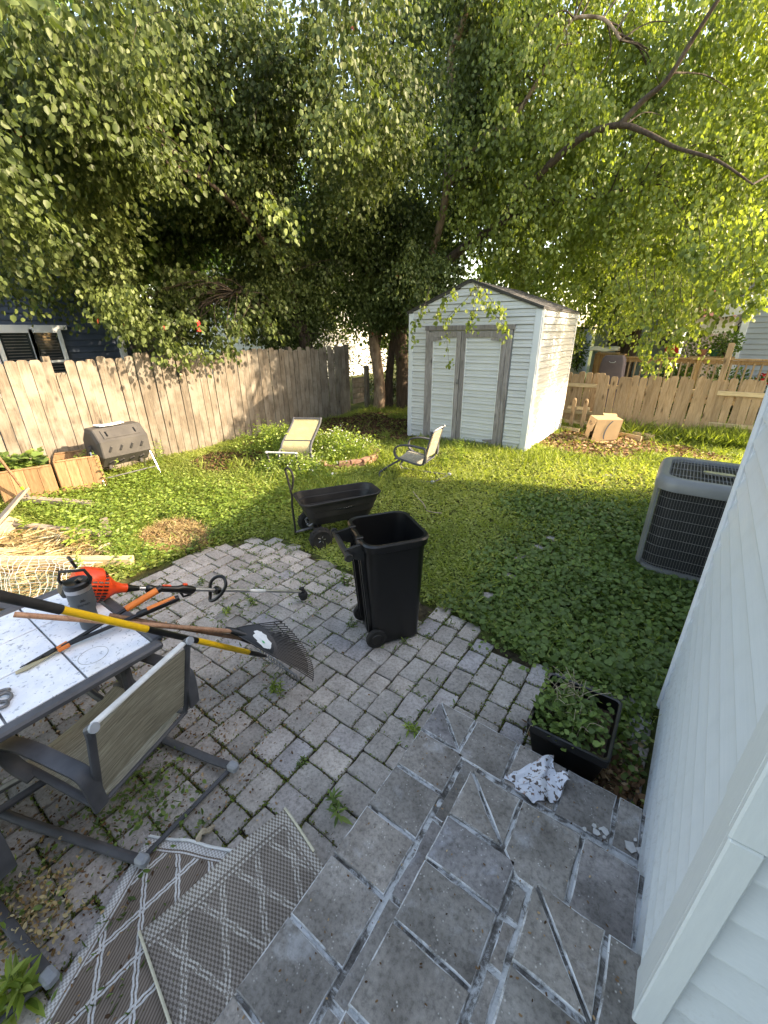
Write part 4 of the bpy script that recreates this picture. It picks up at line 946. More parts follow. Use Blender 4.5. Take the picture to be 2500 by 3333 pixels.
# loppers
lo = thing('loppers', 'long black and orange bypass loppers lying open across the tiled table', 'loppers', (-2.15, .35, ZT))
zt = ZT+.022; pv0 = at_z(176, 2118, zt); tip = at_z(48, 2190, ZT+.012); g1 = at_z(523, 1915, zt+.075); g2 = at_z(583, 1945, zt+.05); jn = at_z(209, 2103, zt+.004)
for g_, nm in ((g1, 0), (g2, 1)):
    m1 = jn.lerp(g_, .60); auto(MB().tube([jn.lerp(pv0, .2), jn.lerp(g_, .08), m1], [.013, .0115, .0115], 8, flat=.8).build('lopper_arm', m_black, lo))
    auto(MB().tube([m1, jn.lerp(g_, .62), jn.lerp(g_, .95), g_], [.014, .018, .019, .016], 10).build('grip', m_orange if nm == 0 else m_black, lo))
    if nm: 
        dd = (g_-m1).normalized(); auto(MB().tube([jn.lerp(g_, .70)+Vector((0, 0, .007)), jn.lerp(g_, .96)+Vector((0, 0, .007))], .0145, 8).build('grip_inlay', m_orange, lo))
    else: auto(MB().tube([jn.lerp(g_, .955), g_+(g_-m1).normalized()*.004], .0200, 10).build('grip_end', m_black, lo))
bd = (tip-pv0).normalized(); bs = Vector((-bd.y, bd.x, 0)).normalized()
Lb = (tip-pv0).length
MB().prism([(-.03, -.014), (-.03, .016), (.05, .019), (Lb*.75, .022), (Lb, .008), (Lb*.98, -.010), (Lb*.5, -.010), (0, -.018)], pv0-Vector((0, 0, .006)), bd, bs, (0, 0, 1), .004).build('blade', m_beige, lo)
MB().prism([(-.05, -.008), (-.04, .010), (.03, .012), (Lb*.55, -.004), (Lb*.85, -.012), (Lb*.55, -.014), (0, -.018)], pv0+Vector((0, 0, .0)), bd, bs, (0, 0, 1), .005).build('hook_blade', m_black2, lo)
for t_ in (-.005, .045): MB().lathe([(.007, 0), (.007, .006), (.004, .008)], pv0+bd*t_+Vector((0, 0, .004)), n=12).build('pivot_bolt', m_black, lo)
for s in (-1, 1): MB().beam(jn+bs*s*.014+bd*-.02, jn+bs*s*.010+bd*.03, .014, .02, ch=.004).build('orange_link', m_orange, lo)
ad = (g2-jn).normalized(); ps = Vector(-np.array(CAMR[2])); text('FISKARS', .014, jn.lerp(g2, .33)+ps*.0088, ad, ps.cross(ad), m_white, lo, ext=.0004)

# rakes
def chord(p, q, t): return p.lerp(q, t)
def leaf_rake(label, h0, h1, tips, hmat, lift, hd_=True):
    t = thing('leaf_rake', label, 'leaf rake', h0)
    auto(MB().tube([h0, h1], .0125, 10).build('handle', hmat, t))
    c1 = (tips[0]+tips[1])/2; ax = (c1-h1).normalized(); wd = (tips[1]-tips[0]); up_ = ax.cross(wd).normalized()
    if up_.z < 0: up_ = -up_
    auto(MB().tube([h1-ax*.05, h1+ax*.02, h1+ax*.10], [.015, .022, .014], 10).build('socket', m_black, t))
    def F(s, r_):    # s -1..1 across, r 0..1 from socket to tips
        half = wd*.5*s*(.06+.94*r_**.85); bulge = up_*(.030*math.sin(math.pi*min(1, r_*.9))*(1-.5*s*s))
        return h1+(c1-h1)*r_*(1-.14*s*s*(r_))+half+bulge
    mb = MB(); mb.grid(lambda a, c: F(a*2-1, .02+c*.52*(1-.16*(a*2-1)**2)), 14, 8); solidify(mb.build('head_plate', m_black, t), .004)
    NT = 26
    for k in range(NT):
        s = -1+2*k/(NT-1); pts = [F(s, .50*(1-.16*s*s)), F(s, .7), F(s, .88), F(s, 1.)]; pts.append(pts[-1]-up_*.03+ax*.004); MB().tube(pts, .0034, 5).build('tine', m_black, t)
    MB().tube([F(-1+2*k/16, .80)-up_*.004 for k in range(17)], .003, 5).build('tine_brace', m_black, t)
    MB().tube([F(-1, .03), F(-1, .25), F(-1, .5)], .005, 6).build('side_rib', m_black, t); MB().tube([F(1, .03), F(1, .25), F(1, .5)], .005, 6).build('side_rib', m_black, t)
    return t, F, up_
hA = at_z(45, 2000, 1.0); hB = at_z(760, 2055, .51)
lr, F, upr = leaf_rake('wooden handled black leaf rake with a torn white sticker, topmost over the pavers', hA, hB, (at_z(950, 2032, .44), at_z(1052, 2222, .20)), m_handle, 0)
rs2 = random.Random(8); mb = MB(); ncol = []
outl = []
for k in range(26):
    a = 2*math.pi*k/26; outl.append((.12+.62*math.cos(a)*(1+.22*rs2.random()), .36+.075*math.sin(a)*(1+.6*rs2.random())))
cen = F(.10, .345)+upr*.0045; mb.add([cen]+[F(s, r_)+upr*.0045 for s, r_ in outl], [(0, 1+k, 1+(k+1) % 26) for k in range(26)]); mb.build('torn_sticker', m_sticker, lr)
MB().add([F(s, r_)+upr*.006 for s, r_ in ((.22, .34), (.42, .345), (.40, .375), (.26, .37))], [(0, 1, 2, 3)]).build('green_print', simple('green_print', (.05, .45, .15)), lr)
h2 = at_z(355, 2003, ZT+.09); leaf_rake('second leaf rake with darker wooden handle, lying underneath the stickered rake', h2, at_z(800, 2080, .42), (at_z(950, 2065, .34), at_z(1025, 2195, .14)), wood('dark_handle_wood', (.24, .14, .09), (.18, .10, .065), (.12, .06, .04), 0, .1, False, .5), -.02)
br = thing('bow_rake', 'yellow and black fibreglass handled steel bow rake leaning from the table to the pavers', 'rake', (-1.9, .9, 0))
bB = at_z(866, 2136, .10); bA = bB+(at_z(505, 2054, .785)-bB)*1.0; _d = (bA-bB); bA = bB+_d*2.05; q = lambda t_: bA.lerp(bB, t_)
def par(px): 
    best = min(range(400), key=lambda i: abs(proj_x(q(i/399))-px)); return best/399
def proj_x(p): c = CAMR @ (np.array(p)-CAMP); return c[0]/c[2]*FPX+1250
print('bow rake left end', proj_x(bA), bA)
segs = [(-60, 198, .0195, m_rub, 'grip'), (198, 478, .0165, m_yel, 'handle_section'), (478, 640, .0162, m_black, 'handle_section'), (640, 808, .0165, m_yel, 'handle_section'), (808, 866, .0160, m_black, 'socket')]
for a, b2, r_, mt, nm in segs:
    t0, t1 = (0 if a < 0 else par(a)), (1 if b2 == 866 else par(b2))
    auto(MB().tube([q(t0), q(t1)] if nm != 'socket' else [q(t0), q((t0+t1)/2), q(t1)], [r_, r_] if nm != 'socket' else [r_, r_, .009], 12).build(nm, mt, br))
t0 = at_z(848, 2110, .085); t1 = at_z(966, 2200, .055)
MB().tube([t0, t1], .0055, 6).build('tine_bar', m_steel, br)
md = (t0+t1)/2; off = Vector((.02, -.05, .02))
auto(MB().tube(smoothp([q(1), md+Vector((-.05, -.035, .03)), md+Vector((.0, -.03, .01)), t1], 5), .0045, 6).build('bow', m_steel, br)); auto(MB().tube(smoothp([q(1), t0+Vector((-.03, -.03, .02)), t0], 4), .0045, 6).build('bow', m_steel, br))
for k in range(14):
    a = t0.lerp(t1, k/13); MB().tube([a, a+Vector((.012, -.010, -.035)), a+Vector((.0, -.026, -.052))], [.0045, .004, .002], 5).build('tine', m_steel, br)
# ------------------------------------------------------------------ planter beside the steps
pt = thing('planter_box', 'rectangular black plastic planter beside the steps', 'planter', (-.09, 1.82, 0))
def pr_(z, ins): return [Vector((-.095, 1.825, 0))+q for q in rrect(.185-ins, .205-ins, .02, 2, z)]
auto(MB().loft([pr_(0, .045), pr_(.24, .006), pr_(.245, -.004), pr_(.29, -.006), pr_(.295, 0), pr_(.292, .010), pr_(.25, .014), pr_(.20, .02)]).build('box', m_black, pt), 40)
MB().loft([pr_(.20, .022), pr_(.215, .022)]).build('soil', m_dirt, pt)
pw = thing('potted_weeds', 'leafy green weeds with dry stalks filling the black planter', 'plant', (-.11, 1.80, .21))
n = 700; P = np.stack([-.12+rng.normal(0, .085, n).clip(-.15, .17), 1.80+rng.normal(0, .085, n).clip(-.17, .17), .23+rng.random(n)*.13], 1)
foliage('leaves', P, rdir(n, -.1, .7), rdir(n, .6, 1), rng.uniform(.022, .045, n), 'wide', Lclov, pw)
mb = MB()
for k in range(46):
    x, y = -.14+random.gauss(0, .07), 1.82+random.gauss(0, .08); a = random.random()*6.3; l = random.uniform(.10, .26)
    mb.tube(smoothp([(x, y, .21), (x+.03*math.cos(a), y+.03*math.sin(a), .21+l*.7), (x+l*.5*math.cos(a), y+l*.5*math.sin(a), .21+l)], 3), .0012, 4, False)
mb.build('stalks', m_bone, pw)
tag(pw.children[0] if False else pw, None)
# cloth
cl_m = NB('stained_print_cloth'); v = cl_m.coord('Object'); n1 = cl_m.noise(v, 42, 3, .5, .3); n2 = cl_m.noise(v, 24, 4, .6, 1.5)
col = cl_m.mix(cl_m.ramp(n1, [(.40, G3(1)), (.44, G3(0))]), (.68, .70, .76), (.13, .10, .09)); col = cl_m.mix(cl_m.math('MULTIPLY', cl_m.ramp(n2, [(.37, G3(1)), (.41, G3(0))]), .8), col, (.30, .15, .09))
cl_m = cl_m.fin(col, .9, .1)
mb = MB(); c_a, c_b, c_c, c_d = at_z(1640, 2535, .17), at_z(1788, 2458, .17), at_z(1837, 2557, .17), at_z(1737, 2618, .17)
def cf(u_, v_):
    p = c_a.lerp(c_b, u_).lerp(c_d.lerp(c_c, u_), v_); w1 = noise.noise(Vector((u_*3.2, v_*3.2, 1)))*.5+noise.noise(Vector((u_*6, v_*6, 4)))*.14
    fold = max(0, math.sin((u_*1.7+v_*1.2)*5.2))*.030*(u_ > .25)
    p = p+Vector((noise.noise(Vector((u_*2.5, v_*2.5, 7)))*.04, noise.noise(Vector((u_*2.5, v_*2.5, 12)))*.04, 0)); p.z = .174+abs(w1)*.035+fold*(.4+v_); 
    return p
mb.grid(cf, 60, 60); cl = solidify(mb.build('cleaning_rag', cl_m, smooth=True), .0025); tag(cl, 'crumpled white cloth with brown print lying on the lowest step beside the planter', 'cloth')
# paint chips
CHL = ['white flake farthest from the siding in the group of loose flakes, its upper piece', 'squarish white flake, the largest of the loose group on the lowest step', 'white flake just left of the largest one in the loose group', 'small white flake at the left end of the loose group', 'tiny white flake below the largest loose flake', 'big white flake close to the siding foot, the left of the near pair', 'big white flake touching the siding foot, right of the near pair', 'white flake against the siding above the near pair', 'tiny crumb between the loose white flakes', 'thin white sliver between the loose group and the near pair']
for k, (px, py, s) in enumerate(((1935, 2688, 20), (1970, 2706, 30), (1943, 2711, 28), (1904, 2700, 15), (1966, 2725, 12), (2052, 2760, 38), (2086, 2770, 34), (2092, 2722, 20), (1953, 2698, 10), (2068, 2735, 16))):
    p = at_z(px, py, .174); sz = s/FPX*1.75*.9; n_ = random.randint(4, 6); pl_ = [(sz*.5*(1+random.uniform(-.3, .35))*math.cos(2*math.pi*i/n_)*random.choice([1, .75]), sz*.5*(1+random.uniform(-.3, .3))*math.sin(2*math.pi*i/n_)) for i in range(n_)]
    o = MB().prism(pl_, p, Vector((1, 0, random.uniform(-.1, .2))).normalized(), Vector((0, 1, random.uniform(-.1, .15))).normalized(), (0, 0, 1), .003).build('paint_chip', m_chip)
    tag(o, CHL[k], 'debris', 'white flakes on the lowest step')

# ------------------------------------------------------------------ folded rug
def rugmat(name, back):
    b = NB(name); uvn = b.n('ShaderNodeUVMap'); uvn.uv_map = 'UVMap'
    sx = b.n('ShaderNodeSeparateXYZ'); b.l(uvn.outputs[0], sx.inputs[0]); U_, V_ = sx.outputs[0], sx.outputs[1]   # metres
    def band(x, per, w_):       # 1 near multiples of per
        f = b.math('PINGPONG', x, per/2); return b.math('LESS_THAN', f, w_)
    d1 = b.math('ADD', U_, b.math('MULTIPLY', V_, .62)); d2 = b.math('SUBTRACT', U_, b.math('MULTIPLY', V_, .62))
    wob = b.math('MULTIPLY', b.math('SUBTRACT', b.math('PINGPONG', b.math('MULTIPLY', V_, 60.), 1.), .5), .0035)
    def dbl(x):
        f = b.math('PINGPONG', b.math('ADD', x, wob), .075); g = b.math('ABSOLUTE', b.math('SUBTRACT', f, .0072)); return b.math('LESS_THAN', g, .0042)
    lat = b.math('MAXIMUM', dbl(d1), dbl(d2))
    eu = b.math('MINIMUM', U_, b.math('SUBTRACT', .66, U_)); ev = b.math('MINIMUM', V_, b.math('SUBTRACT', 1.6, V_)); e = b.math('MINIMUM', eu, ev)
    border = b.math('LESS_THAN', e, .034); line = b.math('LESS_THAN', b.math('ABSOLUTE', b.math('SUBTRACT', e, .043)), .003)
    pat = b.math('MAXIMUM', b.math('MULTIPLY', lat, b.math('GREATER_THAN', e, .05)), b.math('MAXIMUM', border, line))
    chk = b.n('ShaderNodeTexChecker'); chk.inputs['Scale'].default_value = 130; b.l(uvn.outputs[0], chk.inputs[0])
    stripe = b.math('PINGPONG', b.math('MULTIPLY', U_, 190.), 1.)
    if back:
        base = b.mix(chk.outputs[1], (.13, .108, .092), (.27, .235, .21)); lt = b.mix(chk.outputs[1], (.22, .19, .165), (.55, .52, .48)); pat = b.math('MULTIPLY', pat, .8)
    else:
        base = b.mix(stripe, (.10, .072, .056), (.26, .215, .185)); lt = b.mix(b.math('MULTIPLY', chk.outputs[1], b.math('MAXIMUM', border, .4)), (.62, .61, .61), (.36, .34, .33))
    col = b.mix(pat, base, lt); n1 = b.noise(b.coord('Object'), 6, 5); col = b.mix(.6, col, b.ramp(n1, [(.35, G3(.72)), (.65, G3(1.08))]), 'MULTIPLY')
    b.bump(chk.outputs[1] if back else pat, .6, .002); return b.fin(col, .95, .1)
def rugpart(name, fn, u0, u1, v0, v1, mat, parent, nu=30, nv=30, flip=False):
    mb = MB(); mb.grid(lambda a, c: fn(u0+(u1-u0)*a, v0+(v1-v0)*c), nu, nv); o = mb.build(name, mat, parent, smooth=True)
    uv = o.data.uv_layers.new(name='UVMap'); co = [(u0+(u1-u0)*(i % (nu+1))/nu, v0+(v1-v0)*(i//(nu+1))/nv) for i in range(len(o.data.vertices))]
    for lp_ in o.data.loops: uv.data[lp_.index].uv = co[lp_.vertex_index]
    return solidify(o, .004, 1 if not flip else -1)
rug = thing('folded_rug', 'brown and white diamond lattice outdoor rug folded over itself beside the steps', 'rug', (-1.1, .2, 0))
# flat layer: outer left edge runs from corner K1 down towards the camera
K1 = at_z(484, 2722, .012); K2 = at_z(765, 2772, .012); Kd = (at_z(113, 3333, .012)-K1).normalized(); Ku = (Vector((K2.x-K1.x, K2.y-K1.y, 0))).normalized()
def flat_fn(u_, v_): 
    p = K1+Ku*u_+Kd*v_; p.z = .012+.010*max(0, noise.noise(Vector((p.x*5, p.y*5, 3))))+(.022*math.exp(-((u_-.20)/.06)**2)*max(0, 1-v_/.12)); return p
rugpart('lower_layer', flat_fn, 0, .66, 0, 1.3, rugmat('rug_face', False), rug, 36, 60)
T1 = at_z(927, 2632, .10); T2 = at_z(1036, 2790, .075); T3 = at_z(452, 3030, .035)
Vd = (T3-T1); Lv = Vd.length; Vd.normalize(); Ud = (T2-T1).normalized()
def fold_fn(u_, v_):
    p = T1+Ud*u_*1.55+Vd*v_; t = u_
    p += Vector((0, 0, .012*math.sin(v_*7)+.006*math.sin(u_*30+v_*9)-.05*max(0, u_-.2)));
    if p.x > -.775: p.x = -.775-.0*(u_); 
    p.z = max(p.z, .028); return p
ff = rugpart('folded_over_layer', lambda u_, v_: fold_fn(v_, u_), 0, Lv, 0, .50, rugmat('rug_back', True), rug, 40, 40, True)
MB().tube([fold_fn(k*.145/8, 0)+Vector((0, 0, .004)) for k in range(9)], .0055, 6).build('bound_edge', simple('cream_binding', (.62, .58, .46), (.45, .42, .33), 40, .9), rug)
MB().tube([fold_fn(k*.5/16, Lv)+Vector((0, 0, .004)) for k in range(17)], .0055, 6).build('bound_edge', bpy.data.materials['cream_binding'], rug)
MB().tube([flat_fn(k*.45/16, 0)+Vector((0, 0, .003)) for k in range(17)], .006, 6).build('bound_edge', m_sticker, rug)
rt = thing('dead_root', 'small knobbly bleached root lying at the far edge of the rug', 'debris', at_z(655, 2735, .03))
q0 = at_z(640, 2745, .025); auto(MB().tube(smoothp([q0, q0+Vector((-.012, .035, .015)), q0+Vector((.005, .06, .01)), q0+Vector((.01, .085, .02))], 4), [.009]+[.012, .014, .010, .012, .015, .012, .009, .012, .014, .010, .008, .005], 7).build('root', m_bone, rt))

# ------------------------------------------------------------------ composter and wooden planters
cm = thing('tumbler_composter', 'dark grey drum tumbler composter on metal legs against the tall fence', 'composter', (-7.05, 2.73, 0))
cc = Vector((-7.05, 2.73, .56)); RR = .31
def oct_(y, r_): return [Vector((cc.x+r_*math.cos(R(22.5+45*k)), y, cc.z+r_*math.sin(R(22.5+45*k)))) for k in range(8)]
MB().loft([oct_(2.36, RR*.78), oct_(2.385, RR*.97), oct_(2.40, RR), oct_(3.06, RR), oct_(3.075, RR*.97), oct_(3.10, RR*.78)]).build('drum', m_comp, cm)
for k in (0, 1, 7):
    a = R(45*k+(0)); n_ = Vector((math.cos(a), 0, math.sin(a))); tg = Vector((-n_.z, 0, n_.x)); ap = RR*math.cos(R(22.5))
    if k == 1:
        MB().box(cc+n_*(ap+.006), (.012, .52, .15), Matrix((n_, Vector((0, 1, 0)), tg)).transposed(), ch=.004).build('door_panel', m_comp, cm)
        for y in (-.2, .2): MB().box(cc+n_*(ap+.018)+Vector((0, y, 0)), (.014, .018, .085), Matrix((n_, Vector((0, 1, 0)), tg)).transposed(), ch=.003).build('door_handle', m_black, cm)
    else:
        for j in range(4):
            p = cc+n_*(ap+.003)+Vector((0, -.225+.15*j, 0)); dg = (tg*.85+Vector((0, 1, 0))*(.5 if k == 0 else .9)).normalized(); sd_ = n_.cross(dg)
            MB().box(p, (.022, .03, .085 if k == 0 else .07), Matrix((n_, sd_, dg)).transposed(), ch=.004).build('vent_moulding', m_comp, cm)
            MB().box(p+n_*.006, (.024, .022, .070 if k == 0 else .055), Matrix((n_, sd_, dg)).transposed()).build('vent_hole', m_coil, cm)
for y in (2.50, 2.96): MB().box((cc.x, y, cc.z-.27), (.28, .05, .12), ch=.01).build('lower_rib', m_comp, cm)
for y in (2.33, 3.13):
    for s in (-1, 1): MB().tube([(cc.x, y, cc.z), (cc.x+s*.26+.0, y+.02*(1 if y > 2.5 else -1), .0)], .014, 8).build('leg', m_alu, cm)
    MB().lathe([(.05, -.02), (.05, .02)], (cc.x, y, cc.z), (0, 1, 0), 14).build('hub', m_comp, cm)
MB().tube([(cc.x+.20, 2.33, .13), (cc.x+.20, 3.13, .13)], .010, 6).build('cross_bar', m_steel, cm)
gl = thing('work_gloves', 'pale work gloves left on top of the drum composter', 'gloves', (-7.08, 2.72, .87))
mb = MB(); mb.grid(lambda a, c: Vector((-7.12+.14*c+.03*math.sin(a*5), 2.52+.36*a, .862+.018*abs(noise.noise(Vector((a*6, c*4, 1))))+.012*math.sin(math.pi*c))), 14, 6); solidify(mb.build('glove', m_sticker, gl, smooth=True), .01)
for k in range(5): MB().tube([(-7.05-.02*k, 2.60, .868), (-7.03-.03*k, 2.50, .872)], .010, 6).build('finger', m_sticker if k % 2 else m_bluepl, gl)
def planter(label, a, b_, depth, h, rs, soil):
    t = thing('cedar_planter', label, 'planter box', a); a = Vector(a); b_ = Vector(b_); d = (b_-a).normalized(); dp = Vector((-d.y, d.x, 0)); L = (b_-a).length; n = max(3, round(L/.135))
    for side, off in ((0, 0), (1, depth)):
        for k in range(n):
            w_ = L/n; o = a+d*(w_*(k+.5))+dp*off; MB().box(o+Vector((0, 0, h/2)), (w_-.004, .018, h+rs.gauss(0, .003)), Matrix((d, dp, Vector((0, 0, 1)))).transposed(), ch=.002).build('board', m_cedar, t)
    m = max(3, round(depth/.135))
    for off in (0, L):
        for k in range(m): w_ = depth/m; o = a+d*off+dp*(w_*(k+.5)); MB().box(o+Vector((0, 0, h/2)), (.018, w_-.004, h), Matrix((d, dp, Vector((0, 0, 1)))).transposed(), ch=.002).build('board', m_cedar, t)
    for s in (0, 1):
        MB().beam(a+dp*(depth*s)+Vector((0, 0, h+.010)), b_+dp*(depth*s)+Vector((0, 0, h+.010)), .04, .018, ch=.003).build('cap_rail', m_cedar, t)
    q = [a+d*.012+dp*.012, b_-d*.012+dp*.012, b_-d*.012+dp*(depth-.012), a+d*.012+dp*(depth-.012)]
    MB().add([p+Vector((0, 0, soil)) for p in q], [(0, 1, 2, 3)]).build('soil', m_dirt, t); return t
rp = random.Random(3)
planter('wooden planter box full of potato-like green leaves, farther left of the two', (-7.16, 1.22, 0), (-6.99, 1.79, 0), .52, .45, rp, .38)
planter('wooden planter box nearly empty with seedlings, next to the composter', (-7.01, 1.84, 0), (-6.83, 2.34, 0), .52, .48, rp, .18)
plp = thing('leafy_plant', 'dense broad green leaves growing in the left wooden planter box', 'plant', (-7.4, 1.55, .35))
n = 240; P = np.stack([-7.42+rng.normal(0, .13, n).clip(-.22, .25), 1.55+rng.normal(0, .16, n).clip(-.26, .26), .39+rng.random(n)*.22], 1)
foliage('leaves', P, rdir(n, -.3, .5), rdir(n, .5, 1), rng.uniform(.07, .13, n), 'wide', Lclov, plp)
def weed(name, label, loc, h, ns, leaf, mat, group=None, spread=.08, shape='lance', per=14, cat='weed'):
    t = thing(name, label, cat, loc, 0, group); P = []; D = []; S = []; mb = MB()
    for k in range(ns):
        a = random.random()*6.28; s = random.random()*spread; hh = h*random.uniform(.6, 1); bx, by = loc[0]+s*math.cos(a), loc[1]+s*math.sin(a)
        tx_, ty_ = bx+random.gauss(0, .18)*hh, by+random.gauss(0, .18)*hh; mb.tube([(bx, by, loc[2]), ((bx+tx_)/2, (by+ty_)/2, loc[2]+hh*.55), (tx_, ty_, loc[2]+hh)], [.003, .0025, .0015], 4, False)
        for j in range(per):
            f = .12+.88*(j/per)**.8; P.append((bx+(tx_-bx)*f, by+(ty_-by)*f, loc[2]+hh*f)); b2 = j*2.4+random.random()*.5; D.append((math.cos(b2), math.sin(b2), .55-.5*(1-f)+random.gauss(0, .15))); S.append(leaf*(1-.45*f)*random.uniform(.8, 1.2))
    mb.build('stem', m_twig if mat is not Lweed else simple('green_stem', (.15, .22, .05)) if 'green_stem' not in bpy.data.materials else bpy.data.materials['green_stem'], t)
    foliage('leaves', np.array(P), np.array(D), rdir(len(P), .7, 1), np.array(S), shape, mat, t); return t
weed('seedling', 'leafy seedling at the left end of the nearly empty wooden planter', (-7.25, 1.98, .18), .28, 3, .09, Lclov, spread=.05, cat='plant')
weed('seedling', 'pale upright shoot in the middle of the nearly empty wooden planter', (-7.2, 2.2, .18), .36, 4, .06, Lweed, spread=.05, shape='wide', cat='plant')
weed('seedling', 'tall shoot between the wooden planter and the composter', (-6.78, 2.36, .0), .60, 2, .06, Lweed, spread=.04, shape='wide', cat='plant')

# ------------------------------------------------------------------ boards, wire and straw of the abandoned bed
def board(label, a, b_, w_, h, mat, name='board', up=(0, 0, 1), cat='board', group=None):
    o = MB().beam(Vector((0, 0, 0)), Vector(b_)-Vector(a), w_, h, up, .004).build(name, mat); o.location = a
    # object-space grain needs the board along x
    return tag(o, label, cat, group)
def board2(label, a, b_, w_, h, mat, name='board', roll=0., cat='board'):
    a = Vector(a); b_ = Vector(b_); d = b_-a; L = d.length; o = MB().box((L/2, 0, 0), (L, w_, h), ch=.004).build(name, mat)
    dd, sd_, nn = frame(d); m = Matrix((dd, -sd_, nn)).transposed().to_4x4() @ Matrix.Rotation(roll, 4, 'X'); m.translation = a; o.matrix_basis = m; return tag(o, label, cat)
board2('weathered grey board forming the far edge of the weedy old garden bed', at_z(60, 1622, .08), at_z(300, 1640, .05), .09, .06, m_greyx)
board2('weathered grey board along the near edge of the weedy garden bed', at_z(-40, 1700, .07), at_z(332, 1742, .05), .09, .07, m_greyx)
board2('short grey board end closing the bed on its right side', at_z(338, 1692, .05), at_z(352, 1742, .05), .085, .06, m_greyx)
board2('wide weathered plank propped diagonally at the left photo edge', at_z(80, 1597, .22), at_z(-60, 1760, .40), .13, .03, m_greyx, roll=.5)
board2('short cut plank leaning below the diagonal plank at the left edge', at_z(-20, 1770, .06), at_z(50, 1690, .10), .14, .03, m_pinex, roll=.6)
board2('long pale pine beam with fence wire stapled across it', at_z(-80, 1828, .14), at_z(432, 1826, .06), .085, .085, m_pinex, name='timber')
board2('second pale pine beam half hidden behind the long one', at_z(-60, 1795, .10), at_z(120, 1797, .08), .05, .05, m_pinex, name='timber')
sv_ = thing('shovel', 'wooden tool handle with a lime green band leaning on the left planter box', 'garden tool', at_z(95, 1620, .0))
sa, sb = at_x(-12, 1478, -6.75), at_z(68, 1583, .28); auto(MB().tube([sa, sb], .016, 10).build('handle', m_handle, sv_)); auto(MB().tube([sb, sb+(sb-sa).normalized()*.05], .0175, 10).build('green_band', m_green, sv_)); auto(MB().tube([sb+(sb-sa).normalized()*.05, sb+(sb-sa).normalized()*.26], .014, 10).build('socket', m_steel, sv_))
wr = thing('wire_fencing', 'tangled roll of pale wire garden fencing lying over straw and the pine beam', 'wire mesh', (-4.9, .9, 0))
mb = MB(); wa, wb_, wc, wd_ = at_z(-60, 1800, .10), at_z(330, 1822, .14), at_z(262, 1925, .10), at_z(-60, 1950, .16)
def wp(u_, v_):
    p = wa.lerp(wb_, u_).lerp(wd_.lerp(wc, u_), v_); p.z = .11+.10*math.sin(v_*3.1)+.035*noise.noise(Vector((u_*3, v_*3, 2))); p.x += .06*noise.noise(Vector((u_*4, v_*4, 9))); p.y += .06*noise.noise(Vector((u_*4, v_*4, 5))); return p
for k in range(16): mb.tube([wp(k/15, j/12) for j in range(13)], .0022, 4, False)
for k in range(12): mb.tube([wp(j/20, k/11) for j in range(21)], .0022, 4, False)
mb.build('wires', m_worn, wr)
mb = MB()
for k in range(10): mb.tube([wp(j/20*.8, .72+k*.03)+Vector((0, 0, .02+.02*noise.noise(Vector((j*.3, k, 0))))) for j in range(21)], .0018, 4, False)
mb.build('green_wires', simple('green_coated_wire', (.05, .16, .12)), wr)
def straw(name, poly, n, zz, mat, L=(.06, .2), shape='blade', rise=.25, **k):
    xs_, ys_ = zip(*poly); P = []
    while len(P) < n:
        x = rng.uniform(min(xs_), max(xs_), n); y = rng.uniform(min(ys_), max(ys_), n); m = inpoly(x, y, poly); P += list(zip(x[m], y[m]))
    P = np.array(P[:n]); z = gz(P[:, 0], P[:, 1])+rng.random(n)*zz+.004; D = rdir(n, -.05, rise)
    return tag(foliage(name, np.column_stack([P, z]), D, rdir(n, .3, 1), rng.uniform(*L, n), shape, mat), kind='stuff')
g2 = lambda px, py: tuple(at_z(px, py)[:2])
straw('straw', [g2(-150, 1760), g2(200, 1760), g2(330, 1800), g2(300, 1960), g2(-150, 2010)], 5200, .09, Ldry, (.08, .26))
straw('straw', [g2(-150, 1720), g2(260, 1740), g2(300, 1800), g2(-150, 1800)], 1200, .05, Ldry, (.08, .26))

# ------------------------------------------------------------------ brick ring
rg = thing('brick_ring', 'round edging ring of loose red bricks filled with flowering weeds', 'brick ring', (-4.9, 5.45, 0))
cr = Vector((-4.95, 5.50, 0)); rad = .70
for lay in range(2):
    for k in range(22):
        if lay == 1 and k % 5 == 3: continue
        a = 2*math.pi*(k+.5*lay)/22; o = MB().box((0, 0, 0), (.19, .092, .057), ch=.004).mesh('brick', m_brick) if (lay, k) == (0, 0) else bm_; bm_ = o
        link('brick', o, rg, tuple(Vector((cr.x+rad*math.cos(a), cr.y+rad*math.sin(a), .05+.06*lay))-Vector(rg.location)), (random.gauss(0, .04), random.gauss(0, .04), a+math.pi/2+random.gauss(0, .08)))

# ------------------------------------------------------------------ cardboard box, edging boards, stick, stepping stones
bx = thing('cardboard_box', 'open cardboard box tipped on the mulch beside the shed, flaps hanging out', 'cardboard box', (-1.3, 9.5, 0))
b0 = at_z(1922, 1438); ex = Vector((.86, .5, 0)).normalized(); ey = Vector((-.42, .9, 0)).normalized(); WX, WY, HZ = .50, .50, .46
def bp(x, y, z): return b0+ex*x*WX+ey*y*WY+Vector((0, 0, z*HZ))+Vector((.05*z, 0, 0))
def panel(name, q, th=.004): m_ = MB().add(q, [tuple(range(len(q)))]); return solidify(m_.build(name, m_card, bx), th, 0)
panel('front_panel', [bp(0, 0, 0), bp(1, 0, .12), bp(1, 0, 1), bp(0, 0, 1)]); panel('top_panel', [bp(0, 0, 1), bp(1, 0, 1), bp(1, 1, 1), bp(0, 1, 1)])
panel('back_panel', [bp(0, 1, 0), bp(1, 1, 0), bp(1, 1, 1), bp(0, 1, 1)]); panel('side_panel', [bp(1, 0, .12), bp(1, 1, 0), bp(1, 1, 1), bp(1, 0, 1)])
